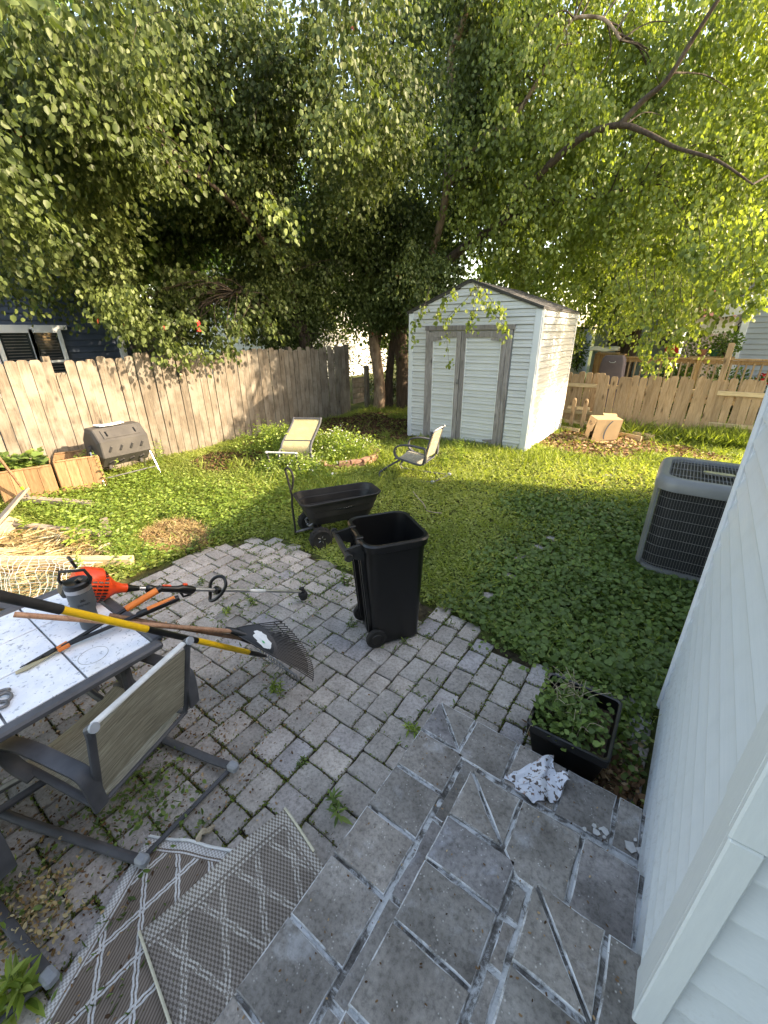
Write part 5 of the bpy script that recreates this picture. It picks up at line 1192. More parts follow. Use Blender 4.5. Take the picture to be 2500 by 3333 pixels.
panel('left_flap', [bp(0, 0, .99), bp(0, 1, .99), bp(-.04, 1, .46), bp(-.07, .05, .46)]); panel('left_lower_flap', [bp(0, .42, .46), bp(0, .98, .46), bp(0, 1, .0), bp(0, .42, 0)])
panel('open_flap', [bp(0, .3, .04), bp(0, 1, .02), bp(-.55, .9, .05), bp(-.45, .15, .02)]); panel('open_flap', [bp(.1, -.02, .02), bp(.9, -.02, .06), bp(1.2, -.22, .02), bp(.45, -.35, .01)]); panel('raised_flap', [bp(.55, 1.0, 1.0), bp(1.1, 1.0, .98), bp(1.12, 1.25, 1.03), bp(.55, 1.25, 1.06)])
text('P2', .115, bp(-.045, .60, .74)-ex*.006, -ey, Vector((.05, 0, .46))+ex*.02, m_ink, bx, ext=.001)
text('20', .05, bp(-.045, .36, .74)-ex*.006, -ey, Vector((.05, 0, .46)), m_ink, bx, ext=.001)
mb = MB(); ar_ = [bp(.62, -.012, .95), bp(.50, -.012, .75), bp(.44, -.012, .5), bp(.45, -.012, .22), bp(.50, -.012, .12)]; ar_ = smoothp(ar_, 5)
mb.add([p+(ex*-.012) for p in ar_]+[p+ex*.012 for p in ar_], [(i, i+1, len(ar_)+i+1, len(ar_)+i) for i in range(len(ar_)-1)]); solidify(mb.build('curved_print', simple('blue_grey_print', (.10, .12, .15)), bx), .002)
board2('pale edging board on the mulch right of the cardboard box, the longer one behind', at_z(2000, 1404, .06), at_z(2130, 1424, .06), .035, .12, m_pinex)
board2('shorter pale edging board in front of the longer one on the mulch', at_z(2010, 1412, .05), at_z(2088, 1428, .05), .035, .10, m_pinex)
board2('low edging board between the white shed and the cardboard box', at_z(1826, 1392, .04), at_z(1885, 1402, .04), .035, .09, m_pinex)
sk = thing('fallen_stick', 'two thin pale grey twigs lying on the shaded lawn behind the bin', 'stick', at_z(1370, 1640))
auto(MB().tube(smoothp([at_z(1345, 1600, .10), at_z(1362, 1622, .08), at_z(1376, 1636, .09), at_z(1386, 1655, .06)], 4), .006, 6).build('stick', m_bone, sk)); auto(MB().tube(smoothp([at_z(1388, 1662, .08), at_z(1415, 1668, .09), at_z(1438, 1670, .07)], 4), .007, 6).build('stick', m_bone, sk))
desc = ['nearest patio', 'second from the patio', 'third from the patio, the largest showing', 'fourth from the patio', 'fifth from the patio', 'farthest one showing']
for k, (px, py, s) in enumerate(((1590, 1942, .10), (1655, 1880, .12), (1698, 1820, .18), (1748, 1778, .15), (1790, 1747, .14), (1985, 1550, .2))):
    p = at_z(px, py); ol = [(s*.62*(1+random.uniform(-.15, .15))*math.cos(2*math.pi*i/9), s*.5*(1+random.uniform(-.15, .15))*math.sin(2*math.pi*i/9)) for i in range(9)]
    o = MB().prism(ol, (p.x, p.y, float(gz(p.x, p.y))-.035), (1, 0, 0), (0, 1, 0), (0, 0, 1), .05).build('stepping_stone', m_slab); tag(o, 'flat grey stepping stone half buried in ground ivy, '+desc[k], 'stepping stone', 'stepping stones across the lawn')
st0 = [tuple(at_z(px, py)[:2]) for px, py in ((1590, 1942), (1655, 1880), (1698, 1820), (1748, 1778), (1790, 1747), (1985, 1550))]
# ------------------------------------------------------------------ neighbours behind the fences
def wall_laps(parent, a, b_, z0, z1, pitch, out, mat, name='siding_board'): laps(parent, a, b_, z0, z1, pitch, out, mat, name, .02)
def window(parent, c, u, w_, h, mat=m_wtrim, sash=True, blinds=False):
    u = Vector(u).normalized(); z = Vector((0, 0, 1)); n_ = u.cross(z); c = Vector(c); rot = Matrix((u, -n_, z)).transposed()
    fr = MB(); t = .07
    for s in (-1, 1): fr.box(c+u*s*(w_/2-t/2)+n_*.02, (t, .06, h), rot, ch=.004); fr.box(c+z*s*(h/2-t/2)+n_*.021, (w_-2*t, .06, t), rot, ch=.004)
    if sash: fr.box(c+n_*.018, (w_-2*t, .05, .045), rot)
    f = fr.build('window', mat, parent); MB().box(c-n_*.0, (w_-.08, .012, h-.08), rot).build('pane', m_glass, f)
    if blinds:
        bm_ = MB()
        for k in range(int(h/.06)): bm_.box(c+n_*.010+z*(-h/2+.08+k*.055), (w_*.62, .004, .016), rot)
        bm_.build('blinds', m_navyd, f)
nb = thing('navy_house', 'dark navy sided house with white framed windows behind the tall left fence', 'house', (-11.2, 3, 0))
MB().box((-14.2, .6, 2.2), (6.3, 9.0, 4.4)).build('wall', m_navy, nb)
wall_laps(nb, (-11.05, -3.8), (-11.05, 4.86), .9, 4.3, .125, (1, 0), m_navy)
window(nb, (-11.0, 2.95, 1.62), (0, 1, 0), .62, 1.24, blinds=True); window(nb, (-11.0, 3.47, 1.62), (0, 1, 0), .56, 1.24, blinds=True); window(nb, (-11.0, 2.30, 1.62), (0, 1, 0), .62, 1.24, blinds=True)
MB().box((-10.985, 2.9, 2.27), (.07, 1.95, .09), ch=.005).build('window_head', m_wtrim, nb)
MB().box((-11.0, 4.90, 2.2), (.14, .12, 4.4), ch=.006).build('corner_board', m_wtrim, nb)
MB().prism([(-3.9, 4.3), (5.15, 4.3), (5.15, 4.45), (-3.9, 4.45)], (-18, 0, 0), (0, 1, 0), (0, 0, 1), (1, 0, 0), 7.5).build('roof', m_shing, nb)
ns = thing('dark_shed', 'dark grey board shed behind the tall fence under the trees', 'shed', (-11.4, 5.7, 0))
MB().box((-12.2, 5.75, 1.22), (2.0, 1.5, 2.44)).build('wall', m_navyd, ns)
for k in range(11): MB().box((-11.19, 5.07+.137*k, 1.22), (.02, .128, 2.40), ch=.003).build('board', m_navyd, ns)
MB().box((-12.2, 5.75, 2.50), (2.2, 1.7, .10)).build('roof', m_shing, ns)
nw = thing('cream_house', 'pale sided house glimpsed between the tree trunks behind the corner', 'house', (-17, 16, 0))
MB().box((-19, 17, 2.6), (8, 9, 5.2)).build('wall', m_hwhite, nw)
wall_laps(nw, (-14.95, 12.4), (-14.95, 21.4), .6, 5.2, .15, (1, 0), m_hwhite); wall_laps(nw, (-23, 12.45), (-14.9, 12.45), .6, 5.2, .15, (0, -1), m_hwhite)
window(nw, (-14.9, 16.4, 2.9), (0, 1, 0), 1.1, 1.3)
MB().prism([(12.0, 5.2), (21.9, 5.2), (17, 7.6)], (-23.4, 0, 0), (0, 1, 0), (0, 0, 1), (1, 0, 0), 8.8).build('roof', m_shing, nw)
gh = thing('grey_house', 'grey sided neighbour house with white corner trim at the right photo edge', 'house', (3, 17, 0))
X0 = .66
MB().box((4.4, 18.9, 1.95), (7.0, 6.4, 3.9)).build('wall', m_hgrey, gh)
wall_laps(gh, (X0+.25, 15.7), (7.9, 15.7), .4, 3.9, .135, (0, -1), m_hgrey); wall_laps(gh, (X0+.24, 15.7), (X0+.24, 22.1), .4, 2.6, .14, (-1, 0), m_hcream)
MB().box((X0+.22, 15.66, 1.4), (.16, .10, 2.8), ch=.006).build('corner_board', m_wtrim, gh)
MB().prism([(X0-.35, 2.42), (8.3, 2.42), (8.3, 2.7), (4.3, 5.2), (X0-.35, 2.75)][0:1]+[(X0+.35, 2.55), (X0+.30, 2.72), (4.4, 4.75), (4.4, 4.9), (X0-.4, 2.72), (X0-.4, 2.5)], (0, 15.55, 0), (1, 0, 0), (0, 0, 1), (0, 1, 0), .12).build('rake_board', m_wtrim, gh)
MB().prism([(X0-.42, 2.70), (4.4, 5.0), (8.7, 2.7), (8.7, 2.82), (4.4, 5.12), (X0-.42, 2.82)], (0, 15.5, 0), (1, 0, 0), (0, 0, 1), (0, 1, 0), 6.8).build('roof', m_shing, gh)
lmp = MB(); lc = Vector((X0+.10, 16.2, 2.12)); lmp.box(lc, (.10, .10, .17), ch=.01); lmp.tube(smoothp([lc+Vector((0, 0, .09)), lc+Vector((.03, 0, .17)), lc+Vector((.12, 0, .14))], 4), .012, 6); lmp.build('wall_lantern', m_bmet, gh)
# deck with railing and what stands there
dk = thing('wooden_deck', 'stained wooden deck railing with square balusters beyond the low back fence', 'deck', (0, 14, 0))
MB().box((1.2, 14.95, .40), (5.8, 2.4, .10)).build('floor', m_deck, dk)
for x in (-1.72, .09, 2.0, 3.9): MB().box((x, 13.8, .95), (.10, .10, 1.05), ch=.004).build('post', m_deck, dk)
MB().box((1.2, 13.8, 1.435), (6.0, .15, .04), ch=.004).build('hand_rail', m_deck, dk); MB().box((1.2, 13.8, 1.36), (5.9, .04, .09)).build('top_rail', m_deck, dk); MB().box((1.2, 13.8, .55), (5.9, .04, .09)).build('bottom_rail', m_deck, dk)
bm_ = MB().box((0, 0, .95), (.038, .038, .80), ch=.003).mesh('baluster', m_pine)
for k in range(38): link('baluster', bm_, dk, (-1.60+.147*k, -.05+13.8-14+.0, 0))
for (a, b_) in (((-2.35, 14.2, .85), (-2.35, 14.2, 1.55)), ((-1.75, 13.82, .5), (-1.75, 13.82, 1.5))): MB().tube([a, b_], .055, 4).build('post', m_deck, dk)
MB().beam((-2.35, 14.2, 1.5), (-1.6, 13.85, 1.5), .12, .04).build('hand_rail', m_deck, dk)
MB().box((-2.2, 14.8, .75), (.5, 1.2, 1.5)).build('step_side', m_deck, dk)
gr = thing('covered_grill', 'barbecue grill under a mauve grey cover behind the low fence', 'grill', (-1.85, 13.3, 0))
auto(MB().loft([[Vector((-1.80, 13.35, 0))+q for q in rrect(a, b_, .05, 3, z)] for a, b_, z in ((.33, .25, .15), (.31, .24, .8), (.29, .23, 1.28), (.27, .20, 1.42), (.22, .15, 1.50))]).build('cover', m_cover, gr), 50)
MB().tube([(-1.88, 13.11, 1.36), (-1.84, 13.08, 1.33), (-1.76, 13.08, 1.33), (-1.72, 13.11, 1.36)], .010, 6).build('handle', m_cap, gr)
td = thing('striped_towel', 'striped towel folded over the deck end post', 'towel', (-2.3, 14.3, 1.6))
MB().grid(lambda a, c: Vector((-2.6+.75*a, 14.1+.35*c, 1.62+.05*math.sin(math.pi*c)+.03*math.sin(a*9))), 12, 6); 
o = solidify(MB().grid(lambda a, c: Vector((-2.6+.75*a, 14.1+.35*c, 1.58+.09*math.sin(math.pi*c)+.02*math.sin(a*9))), 12, 6).build('cloth', m_hcream, td), .03)
pc = thing('deck_chair', 'bright red seat back standing on the neighbour deck', 'chair', (-.75, 15.2, .45))
MB().box((-.62, 15.3, 1.62), (.34, .03, .26), ch=.02).build('backrest', m_redc, pc); MB().box((-.62, 15.12, 1.30), (.34, .34, .04), ch=.01).build('seat', m_redc, pc)
for x in (-.77, -.47):
    for y in (14.98, 15.28): MB().tube([(x, y, .45), (x, y, 1.5)], .015, 6).build('leg', m_bmet, pc)
tt = thing('deck_table', 'dark wooden table on the neighbour deck', 'table', (-1.0, 15.5, .45))
MB().box((-.95, 15.55, 1.36), (1.4, .7, .05), ch=.006).build('table_top', m_deck, tt)
for x in (-1.6, -.32):
    for y in (15.25, 15.85): MB().box((x, y, .9), (.07, .07, .9)).build('leg', m_bmet, tt)
for nm, lb, (x, y, z), r_, mt in (('terracotta_pot', 'terracotta flower pot on the deck railing shelf', (.12, 15.0, 1.45), .10, m_terra), ('green_pot', 'dark green pot on the deck beside the terracotta pot', (.38, 15.0, 1.45), .11, simple('dark_green_pot', (.02, .12, .07)))):
    t = thing(nm, lb, 'flower pot', (x, y, z)); MB().lathe([(r_*.7, 0), (r_, .14), (r_*1.08, .14), (r_*1.08, .17), (r_*.9, .17)], (x, y, z), n=14).build('pot', mt, t)
sb_ = thing('plant_shelf', 'low shelf along the deck that carries flower pots', 'shelf', (.3, 15, 1.4)); MB().box((.35, 15.05, 1.42), (1.0, .3, .05)).build('shelf_board', m_deck, sb_)
for x in (-.1, .8): MB().box((x, 15.05, .92), (.05, .25, .95)).build('support', m_deck, sb_)
def bush(name, label, c, r_, n, leaf, mat, cat='bush', shape='oval'):
    d = rdir(n); q = rng.random(n)**.45; P = np.array(c)+d*q[:, None]*np.array(r_); t = thing(name, label, cat, (c[0], c[1], max(0, c[2]-r_[2])))
    foliage('leaves', P, unit(d+rdir(n)*.6), unit(rdir(n, .2, 1)), rng.uniform(leaf*.7, leaf*1.3, n), shape, mat, t)
    mb = MB()
    for k in range(6): a = k*1.05; mb.tube([(c[0], c[1], max(0, c[2]-r_[2])), (c[0]+r_[0]*.5*math.cos(a), c[1]+r_[1]*.5*math.sin(a), c[2]+r_[2]*.3)], [.02, .006], 5)
    mb.build('stem', m_twig, t); return t
bush('bush', 'dark rounded bush by the grey house corner beyond the deck', (.62, 15.0, 1.75), (.33, .3, .32), 700, .07, Lback)
bush('bush', 'light green airy shrub behind the deck between red chair and grey house', (.0, 17.2, 1.5), (.8, .5, .6), 900, .08, Lweed)
bush('bush', 'dark leafy shrub seen through the left balusters of the deck', (-.35, 14.5, .85), (.5, .35, .45), 900, .08, Lback)
bush('bush', 'dark leafy shrub seen through the middle balusters of the deck', (.75, 14.5, .80), (.6, .35, .45), 900, .08, Lback)
fb = bush('flower_bush', 'low red flowering plants in front of the grey house wall at the right edge', (2.0, 14.6, .75), (.9, .3, .32), 900, .07, Lback, 'flowers')
n = 60; P = np.stack([rng.uniform(1.2, 2.9, n), rng.uniform(14.25, 14.5, n), rng.uniform(.85, 1.12, n)], 1); foliage('blossoms', P, rdir(n), rdir(n), rng.uniform(.05, .09, n), 'round', m_redc, fb)
bush('bush', 'small dark climbing shrub at the corner of the pale blue outbuilding', (-3.95, 19.4, 1.35), (.35, .3, .75), 700, .09, Lback)
bs = thing('blue_outbuilding', 'pale blue board and batten outbuilding seen behind the deck', 'building', (-2, 21, 0))
MB().box((-2.1, 22, 1.5), (3.0, 3.6, 3.0)).build('wall', m_hblue, bs)
for k in range(15): MB().box((-3.5+.2*k, 20.19, 1.5), (.035, .03, 3.0)).build('batten', m_hblue, bs)
MB().prism([(-3.9, 2.62), (-.25, 2.62), (-.25, 2.72), (-2.1, 3.8), (-3.9, 2.72)], (0, 20.0, 0), (1, 0, 0), (0, 0, 1), (0, 1, 0), 4.2).build('roof', m_shing, bs)
for s, x in ((0, -2.9), (1, -1.15)): window(bs, (x, 20.17, 1.85), (1, 0, 0), .5, .75)
MB().box((-.66, 20.15, 1.4), (.12, .08, 2.6)).build('corner_board', m_wtrim, bs)
ws = thing('white_outbuilding', 'small white block outbuilding just right of the garden shed, far behind', 'building', (-4.8, 21, 0)); MB().box((-4.95, 21.2, 1.1), (1.7, 2.2, 2.2)).build('wall', m_hwhite, ws); MB().box((-4.95, 21.2, 2.24), (1.9, 2.4, .1)).build('roof', m_shing, ws)
rh = thing('red_roof_house', 'cream house with a red shingle roof far behind the deck', 'house', (0, 29, 0))
wall_laps(rh, (-2.6, 28.4), (2.6, 28.4), .8, 2.75, .15, (0, -1), m_hcream); MB().box((0, 31, 1.4), (5.3, 5, 2.8)).build('wall', m_hcream, rh)
MB().add([(-3, 28.0, 2.72), (3, 28.0, 2.72), (3, 31, 4.9), (-3, 31, 4.9), (-3, 34, 2.72), (3, 34, 2.72)], [(0, 1, 2, 3), (3, 2, 5, 4)]).build('roof', m_rbrick, rh)
df = thing('distant_fence', 'grey weathered fence in front of the cream house with the red roof', 'fence', (0, 25, 0))
pm = MB().box((0, 0, 1.0), (.135, .02, 2.0), ch=.01).mesh('picket', m_greyx)
for k in range(22): link('picket', pm, df, (-1.1+.145*k, 0, .05*math.sin(k)))

# ------------------------------------------------------------------ ground vegetation
SHX = [(-3.67, .89), (-4.14, 1.7), (-4.9, 4.6), (-.25, 6.7)]
DRY = [((-4.35, 2.05), .55, .38), ((-1.3, 9.3), 1.7, 1.25), ((-.1, 9.3), 1.1, .85), ((-6.4, 4.3), .9, .75), ((-6.2, 8.0), 2.0, 2.1), ((-7.2, 6.2), .6, 1.2)]
def dryness(X, Y):
    d = np.zeros_like(X)
    for (cx, cy), rx, ry in DRY: d = np.maximum(d, 1-np.sqrt(((X-cx)/rx)**2+((Y-cy)/ry)**2))
    return d+(vnoise(np.stack([X, Y], -1), 2.2, 9)-.5)*.9*np.clip(d*3, .1, 1)
def scatter(n, x0, x1, y0, y1, dens):
    X = rng.uniform(x0, x1, n); Y = rng.uniform(y0, y1, n); k = rng.random(n) < dens(X, Y)
    ok = ~inpoly(X, Y, PATIO)
    ok &= ~((X > -4.85) & (X < -2.27) & (Y > 7.76) & (Y < 10.2)); ok &= ~((X > .0) & (X < .8) & (Y > 4.2) & (Y < 5.0)); ok &= ~((X > .27) & (Y < 2.45)); ok &= (X > -7.76) | (Y > 9.5)
    ok &= X < 1.25
    for sx, sy in st0: ok &= ((X-sx)**2+(Y-sy)**2 >  .003)
    k &= ok; return X[k], Y[k]
def cover(name, n, box, dens, shape, mat, size, hgt, tilt=(.25, .9), nz=(.3, 1.), col=None):
    X, Y = scatter(n, *box, dens); m = len(X); Pn = np.stack([X, Y], -1)
    hh = hgt(X, Y) if callable(hgt) else hgt
    Z = gz(X, Y)+hh*rng.random(m)+.006; S = rng.uniform(*size, m)*(1+.35*np.clip((Y-4)/4, 0, 1.3))
    D = rdir(m, *tilt); N = rdir(m, *nz); r_ = np.clip(.5*vnoise(Pn, 1.3, 21)+.55*rng.random(m)-.03, 0, 1) if col is None else col(X, Y, m)
    return tag(foliage(name, np.column_stack([X, Y, Z]), D, N, S, shape, mat, rnd=r_), kind='stuff')
ivy = lambda X, Y: np.clip((X+1.9+.9*(vnoise(np.stack([X, Y], -1), 1.2, 2)-.5)*2)/.8, 0, 1)*np.clip((6.2-Y)/1.2, 0, 1)
mound = lambda X, Y: .015+.06*vnoise(np.stack([X, Y], -1), 1.6, 4)
cover('ground_ivy', 46000, (-3.0, 1.2, 2.35, 6.4), ivy, 'round', Lclov, (.028, .048), lambda X, Y: mound(X, Y)*1.2, (-.25, .5), (.6, 1))
lawnd = lambda X, Y: np.where(dryness(X, Y) > .12, .10, 1.)*(1-.75*ivy(X, Y))
cover('lawn_weeds', 88000, (-7.8, .3, .9, 5.2), lawnd, 'oval', Llawn, (.024, .044), mound, (-.1, .45), (.55, 1))
cover('lawn_weeds', 62000, (-7.8, 1.2, 5.2, 10.9), lambda X, Y: lawnd(X, Y)*np.where(vnoise(np.stack([X, Y], -1), .8, 31) > .45, .9, .45), 'oval', Llawn, (.028, .048), lambda X, Y: .07*vnoise(np.stack([X, Y], -1), 1.6, 4), (-.1, .7), (.4, 1))
mint = lambda X, Y: np.clip((vnoise(np.stack([X, Y], -1), .9, 41)-.25)*3, 0, 1)*np.clip((-3.6-X)/.5, 0, 1)*np.clip((5-Y)/.8, 0, 1)*(dryness(X, Y) < .05)
cover('mint_like_weeds', 26000, (-7.2, -3.4, 1.3, 5.), mint, 'oval', Lweed, (.030, .055), .13, (-.1, .5), (.5, 1), lambda X, Y, m: rng.uniform(.0, .75, m))
grassd = lambda X, Y: np.clip(.25+.9*(vnoise(np.stack([X, Y], -1), .75, 51)), 0, 1)*np.where(dryness(X, Y) > .15, .10, 1)*(1-.85*ivy(X, Y))
cover('grass', 70000, (-7.8, 1.2, .9, 10.9), grassd, 'blade', Lgrass, (.07, .15), .01, (.25, .95), (-.6, .6))
cover('tall_grass', 9000, (-1.6, 1.2, 10.2, 10.9), lambda X, Y: .15+.85*np.clip((X-.1)/.6, 0, 1), 'blade', Lgrass, (.14, .30), .01, (.55, .98), (-.6, .6), lambda X, Y, m: rng.uniform(0, .6, m))
cover('tall_grass', 5000, (-4.6, -1.6, 6.6, 7.72), lambda X, Y: .6*np.clip((Y-6.6)/.9, 0, 1), 'blade', Lgrass, (.07, .15), .01, (.5, .98), (-.6, .6), lambda X, Y, m: rng.uniform(.1, .75, m))
cover('tall_grass', 5000, (-6.8, -3.4, 3.6, 6.2), lambda X, Y: .7*(vnoise(np.stack([X, Y], -1), 1.5, 61) > .5), 'blade', Lgrass, (.12, .26), .01, (.5, .98), (-.6, .6), lambda X, Y, m: rng.uniform(.3, .85, m))
cover('leaf_litter', 60000, (-7.8, 1.2, 1.5, 10.9), lambda X, Y: (dryness(X, Y) > .08)*.9, 'chip', Llit, (.03, .065), .025, (-.2, .35), (.5, 1), lambda X, Y, m: np.clip(rng.random(m)*.6+.42*(X > -3), 0, 1))
cover('dry_grass', 9000, (-5., -3.7, 1.5, 2.6), lambda X, Y: (dryness(X, Y) > .1)*1., 'blade', Ldry, (.04, .10), .03, (.0, .8), (-.6, .6), lambda X, Y, m: rng.uniform(0, .75, m))
# lawn of the neighbour
n = 26000; X = rng.uniform(-7, 4, n); Y = rng.uniform(11.2, 22, n); foliage_o = tag(foliage('neighbour_grass', np.column_stack([X, Y, np.zeros(n)]), rdir(n, .3, .9), rdir(n, -.5, .5), rng.uniform(.10, .2, n), 'blade', Lweed), kind='stuff')
# weeds in the patio joints
def joints(n, wobble=.006):
    idx = rng.integers(0, len(pav), n); A = np.array([p[1:] for p in pav])[idx]; e = rng.integers(0, 2, n); t = rng.uniform(-.5, .5, n)
    X = np.where(e == 0, A[:, 0]+t*A[:, 2], A[:, 0]-A[:, 2]/2); Y = np.where(e == 0, A[:, 1]-A[:, 3]/2, A[:, 1]+t*A[:, 3]); return X+rng.normal(0, wobble, n), Y+rng.normal(0, wobble, n)
X, Y = joints(42000); pn = vnoise(np.stack([X, Y], -1), 1.7, 71); edge = np.clip((Y-1.9)/.7, 0, 1)+np.clip((-3.0-X)/.7, 0, 1)+.8*np.exp(-((X+1.75)**2+(Y-.75)**2)/.35)
k = rng.random(len(X)) < np.clip((pn-.36)*1.7+.5*edge+.22, 0, 1); X, Y = X[k], Y[k]; n = len(X)
tag(foliage('joint_moss', np.column_stack([X, Y, rng.uniform(-.012, .006, n)]), rdir(n, -.1, .9), rdir(n, .2, 1), rng.uniform(.006, .016, n), 'oval', Lmoss), kind='stuff')
X, Y = joints(9000, .014); pn = vnoise(np.stack([X, Y], -1), 2.3, 81); edge = np.clip((Y-1.9)/.7, 0, 1)
k = rng.random(len(X)) < np.clip((pn-.52)*2.4+.5*edge, 0, 1); X, Y = X[k], Y[k]; n = len(X)
tag(foliage('joint_weeds', np.column_stack([X, Y, rng.uniform(-.005, .015, n)]), rdir(n, .1, .9), rdir(n, .2, 1), rng.uniform(.018, .042, n), 'lance', Lclov), kind='stuff')
# debris and leaf litter near the chair and by the siding
def pile(name, c, r_, n, mat, size, shape='chip', h=.02, tilt=(-.2, .5), k='stuff'):
    P = np.stack([c[0]+rng.normal(0, r_[0], n), c[1]+rng.normal(0, r_[1], n), rng.random(n)*h+.002], 1); P = P[(P[:, 0] < .255) & ~((P[:, 0] > -.76) & (P[:, 1] < 1.59))]
    m = len(P); return tag(foliage(name, P, rdir(m, *tilt), rdir(m, .3, 1), rng.uniform(*size, m), shape, mat), kind=k)
pile('leaf_litter', (-1.85, .72), (.28, .30), 1100, Llit, (.006, .018)); pile('leaf_litter', (-1.9, -.1), (.45, .35), 1500, Llit, (.006, .02)); pile('leaf_litter', (.12, 1.75), (.16, .16), 900, Llit, (.02, .05), h=.03)
pile('leaf_litter', (-2.9, .2), (.5, .5), 1500, Llit, (.008, .024)); pile('low_weeds', (-1.75, .35), (.16, .12), 420, Lclov, (.015, .035), 'oval', .05, (.0, .8)); pile('low_weeds', (-1.62, -.12), (.10, .07), 420, Ldry, (.012, .026), 'oval', .05, (.0, .8)); pile('low_weeds', (-1.85, -.22), (.14, .08), 320, Lclov, (.015, .035), 'oval', .06, (.0, .8))
pile('low_weeds', (.14, 2.15), (.10, .26), 500, Lclov, (.02, .04), 'round', .05, (-.1, .5)); pile('low_weeds', (-.22, 2.42), (.35, .08), 500, Lclov, (.02, .035), 'round', .05, (-.1, .5)); pile('low_weeds', (.1, 1.62), (.08, .05), 120, Llit, (.03, .05), 'chip', .05, (-.1, .5))
pile('low_weeds', (-2.35, 2.2), (.3, .25), 260, Lclov, (.012, .03), 'oval', .03, (.0, .8))
# individual weeds that stand out
W = [((898, 2266), .09, 5, .05, 'bushy bright weed growing from the paving left of the tilted rakes'), ((1330, 2388), .07, 2, .055, 'pale leafy weed at the front corner of the lowest step'), ((1100, 2645), .10, 2, .075, 'broad leafed weed squeezed between rug and step edge'),
     ((1395, 2415), .08, 3, .05, 'low weed in the paving beside the front corner of the lowest step'), ((1120, 1905), .14, 4, .06, 'green weed growing in the paving just left of the bin'), ((660, 1900), .06, 3, .04, 'small weed in the joints beyond the trimmer shaft'),
     ((735, 2000), .07, 4, .04, 'small bright weed in the paving above the leaf rake handle'), ((820, 1965), .07, 3, .05, 'sprawling weed in the paving under the trimmer shaft'), ((1140, 2035), .06, 3, .04, 'small weed in the paving at the left foot of the bin'),
     ((30, 3280), .16, 5, .11, 'bright large-leafed weed in the bottom left corner'), ((985, 2490), .04, 3, .035, 'tiny weed in the middle of the paving near the steps'), ((640, 1800), .25, 7, .06, 'bushy weed clump at the sun and shade line beside the patio'), ((690, 1760), .22, 6, .06, 'second bushy weed clump at the back left edge of the patio')]
for (px, py), h, ns, lf_, lb in W:
    p = at_z(px, py); weed('weed', lb, tuple(p), h, ns, lf_, Lweed if 'bright' in lb or 'pale' in lb else Lclov, spread=.03+.2*h, shape='lance', per=12)
W2 = [((520, 1510), .42, 8, .09, 'tall lanceolate weed clump right of the composter by the tall fence'), ((1235, 1500), .40, 5, .09, 'tall bright weed standing right of the brick ring'), ((1500, 1500), .42, 7, .09, 'tall weeds growing in front of the white shed door'), ((1440, 1520), .30, 6, .08, 'weed clump between the lone sling chair and the shed'), ((245, 1790), .42, 2, .17, 'tall weed with wide pointed leaves behind the pine beam'), ((265, 1900), .36, 4, .07, 'leafy stem growing through the wire fencing'), ((95, 1730), .22, 3, .12, 'young broad weed among the dry bed at the left'), ((1010, 1350), .3, 4, .08, 'weed at the foot of the dark end of the tall fence')]
for (px, py), h, ns, lf_, lb in W2: p = at_z(px, py); weed('weed', lb, tuple(p), h, ns, lf_, Lweed, spread=.12*h+.05, per=16)
def fl_weeds(name, label, c, r_, n, flowers):
    t = thing(name, label, 'weeds', (c[0], c[1], 0)); mb = MB(); P = []; F_ = []
    for k in range(n):
        a = random.random()*6.28; q = random.random()**.6; x, y = c[0]+r_[0]*q*math.cos(a), c[1]+r_[1]*q*math.sin(a); h = c[2]*(1-.45*q)*random.uniform(.7, 1.15); ax_, ay_ = random.gauss(0, .16), random.gauss(0, .16)
        pts = smoothp([(x, y, 0), (x+ax_*.4, y+ay_*.4, h*.6), (x+ax_, y+ay_, h)], 3); mb.tube(pts, .003, 3, False); 
        for j in range(22): f = pts[min(len(pts)-1, int(random.random()**.7*len(pts)))]; P.append(f+Vector((random.gauss(0, .04), random.gauss(0, .04), random.gauss(0, .03))))
        if flowers and random.random() < .35: F_ += [pts[-1]+Vector((random.gauss(0, .02), random.gauss(0, .02), random.gauss(0, .02))) for _ in range(4)]
    mb.build('stem', bpy.data.materials['green_stem'], t); P = np.array(P); m = len(P); foliage('leaves', P, rdir(m, -.2, .8), rdir(m, .2, 1), rng.uniform(.025, .06, m), 'oval', Lweed, t)
    if F_: F_ = np.array(F_); m = len(F_); foliage('blossoms', F_, rdir(m, .3, 1), rdir(m, .3, 1), rng.uniform(.010, .02, m), 'round', m_white, t)
fl_weeds('flowering_weeds', 'mound of yellow green flowering weeds between tipped chair and brick ring', (-4.98, 5.45, .52), (.75, .62), 170, True)
fl_weeds('vine_mound', 'tangled vine mound against the fence left of the tipped chair', (-6.0, 5.1, .62), (.75, .6), 190, False)
fl_weeds('weed_patch', 'sprawling flowering weeds in front of the tipped chair', (-4.9, 4.45, .30), (.7, .3), 110, True)

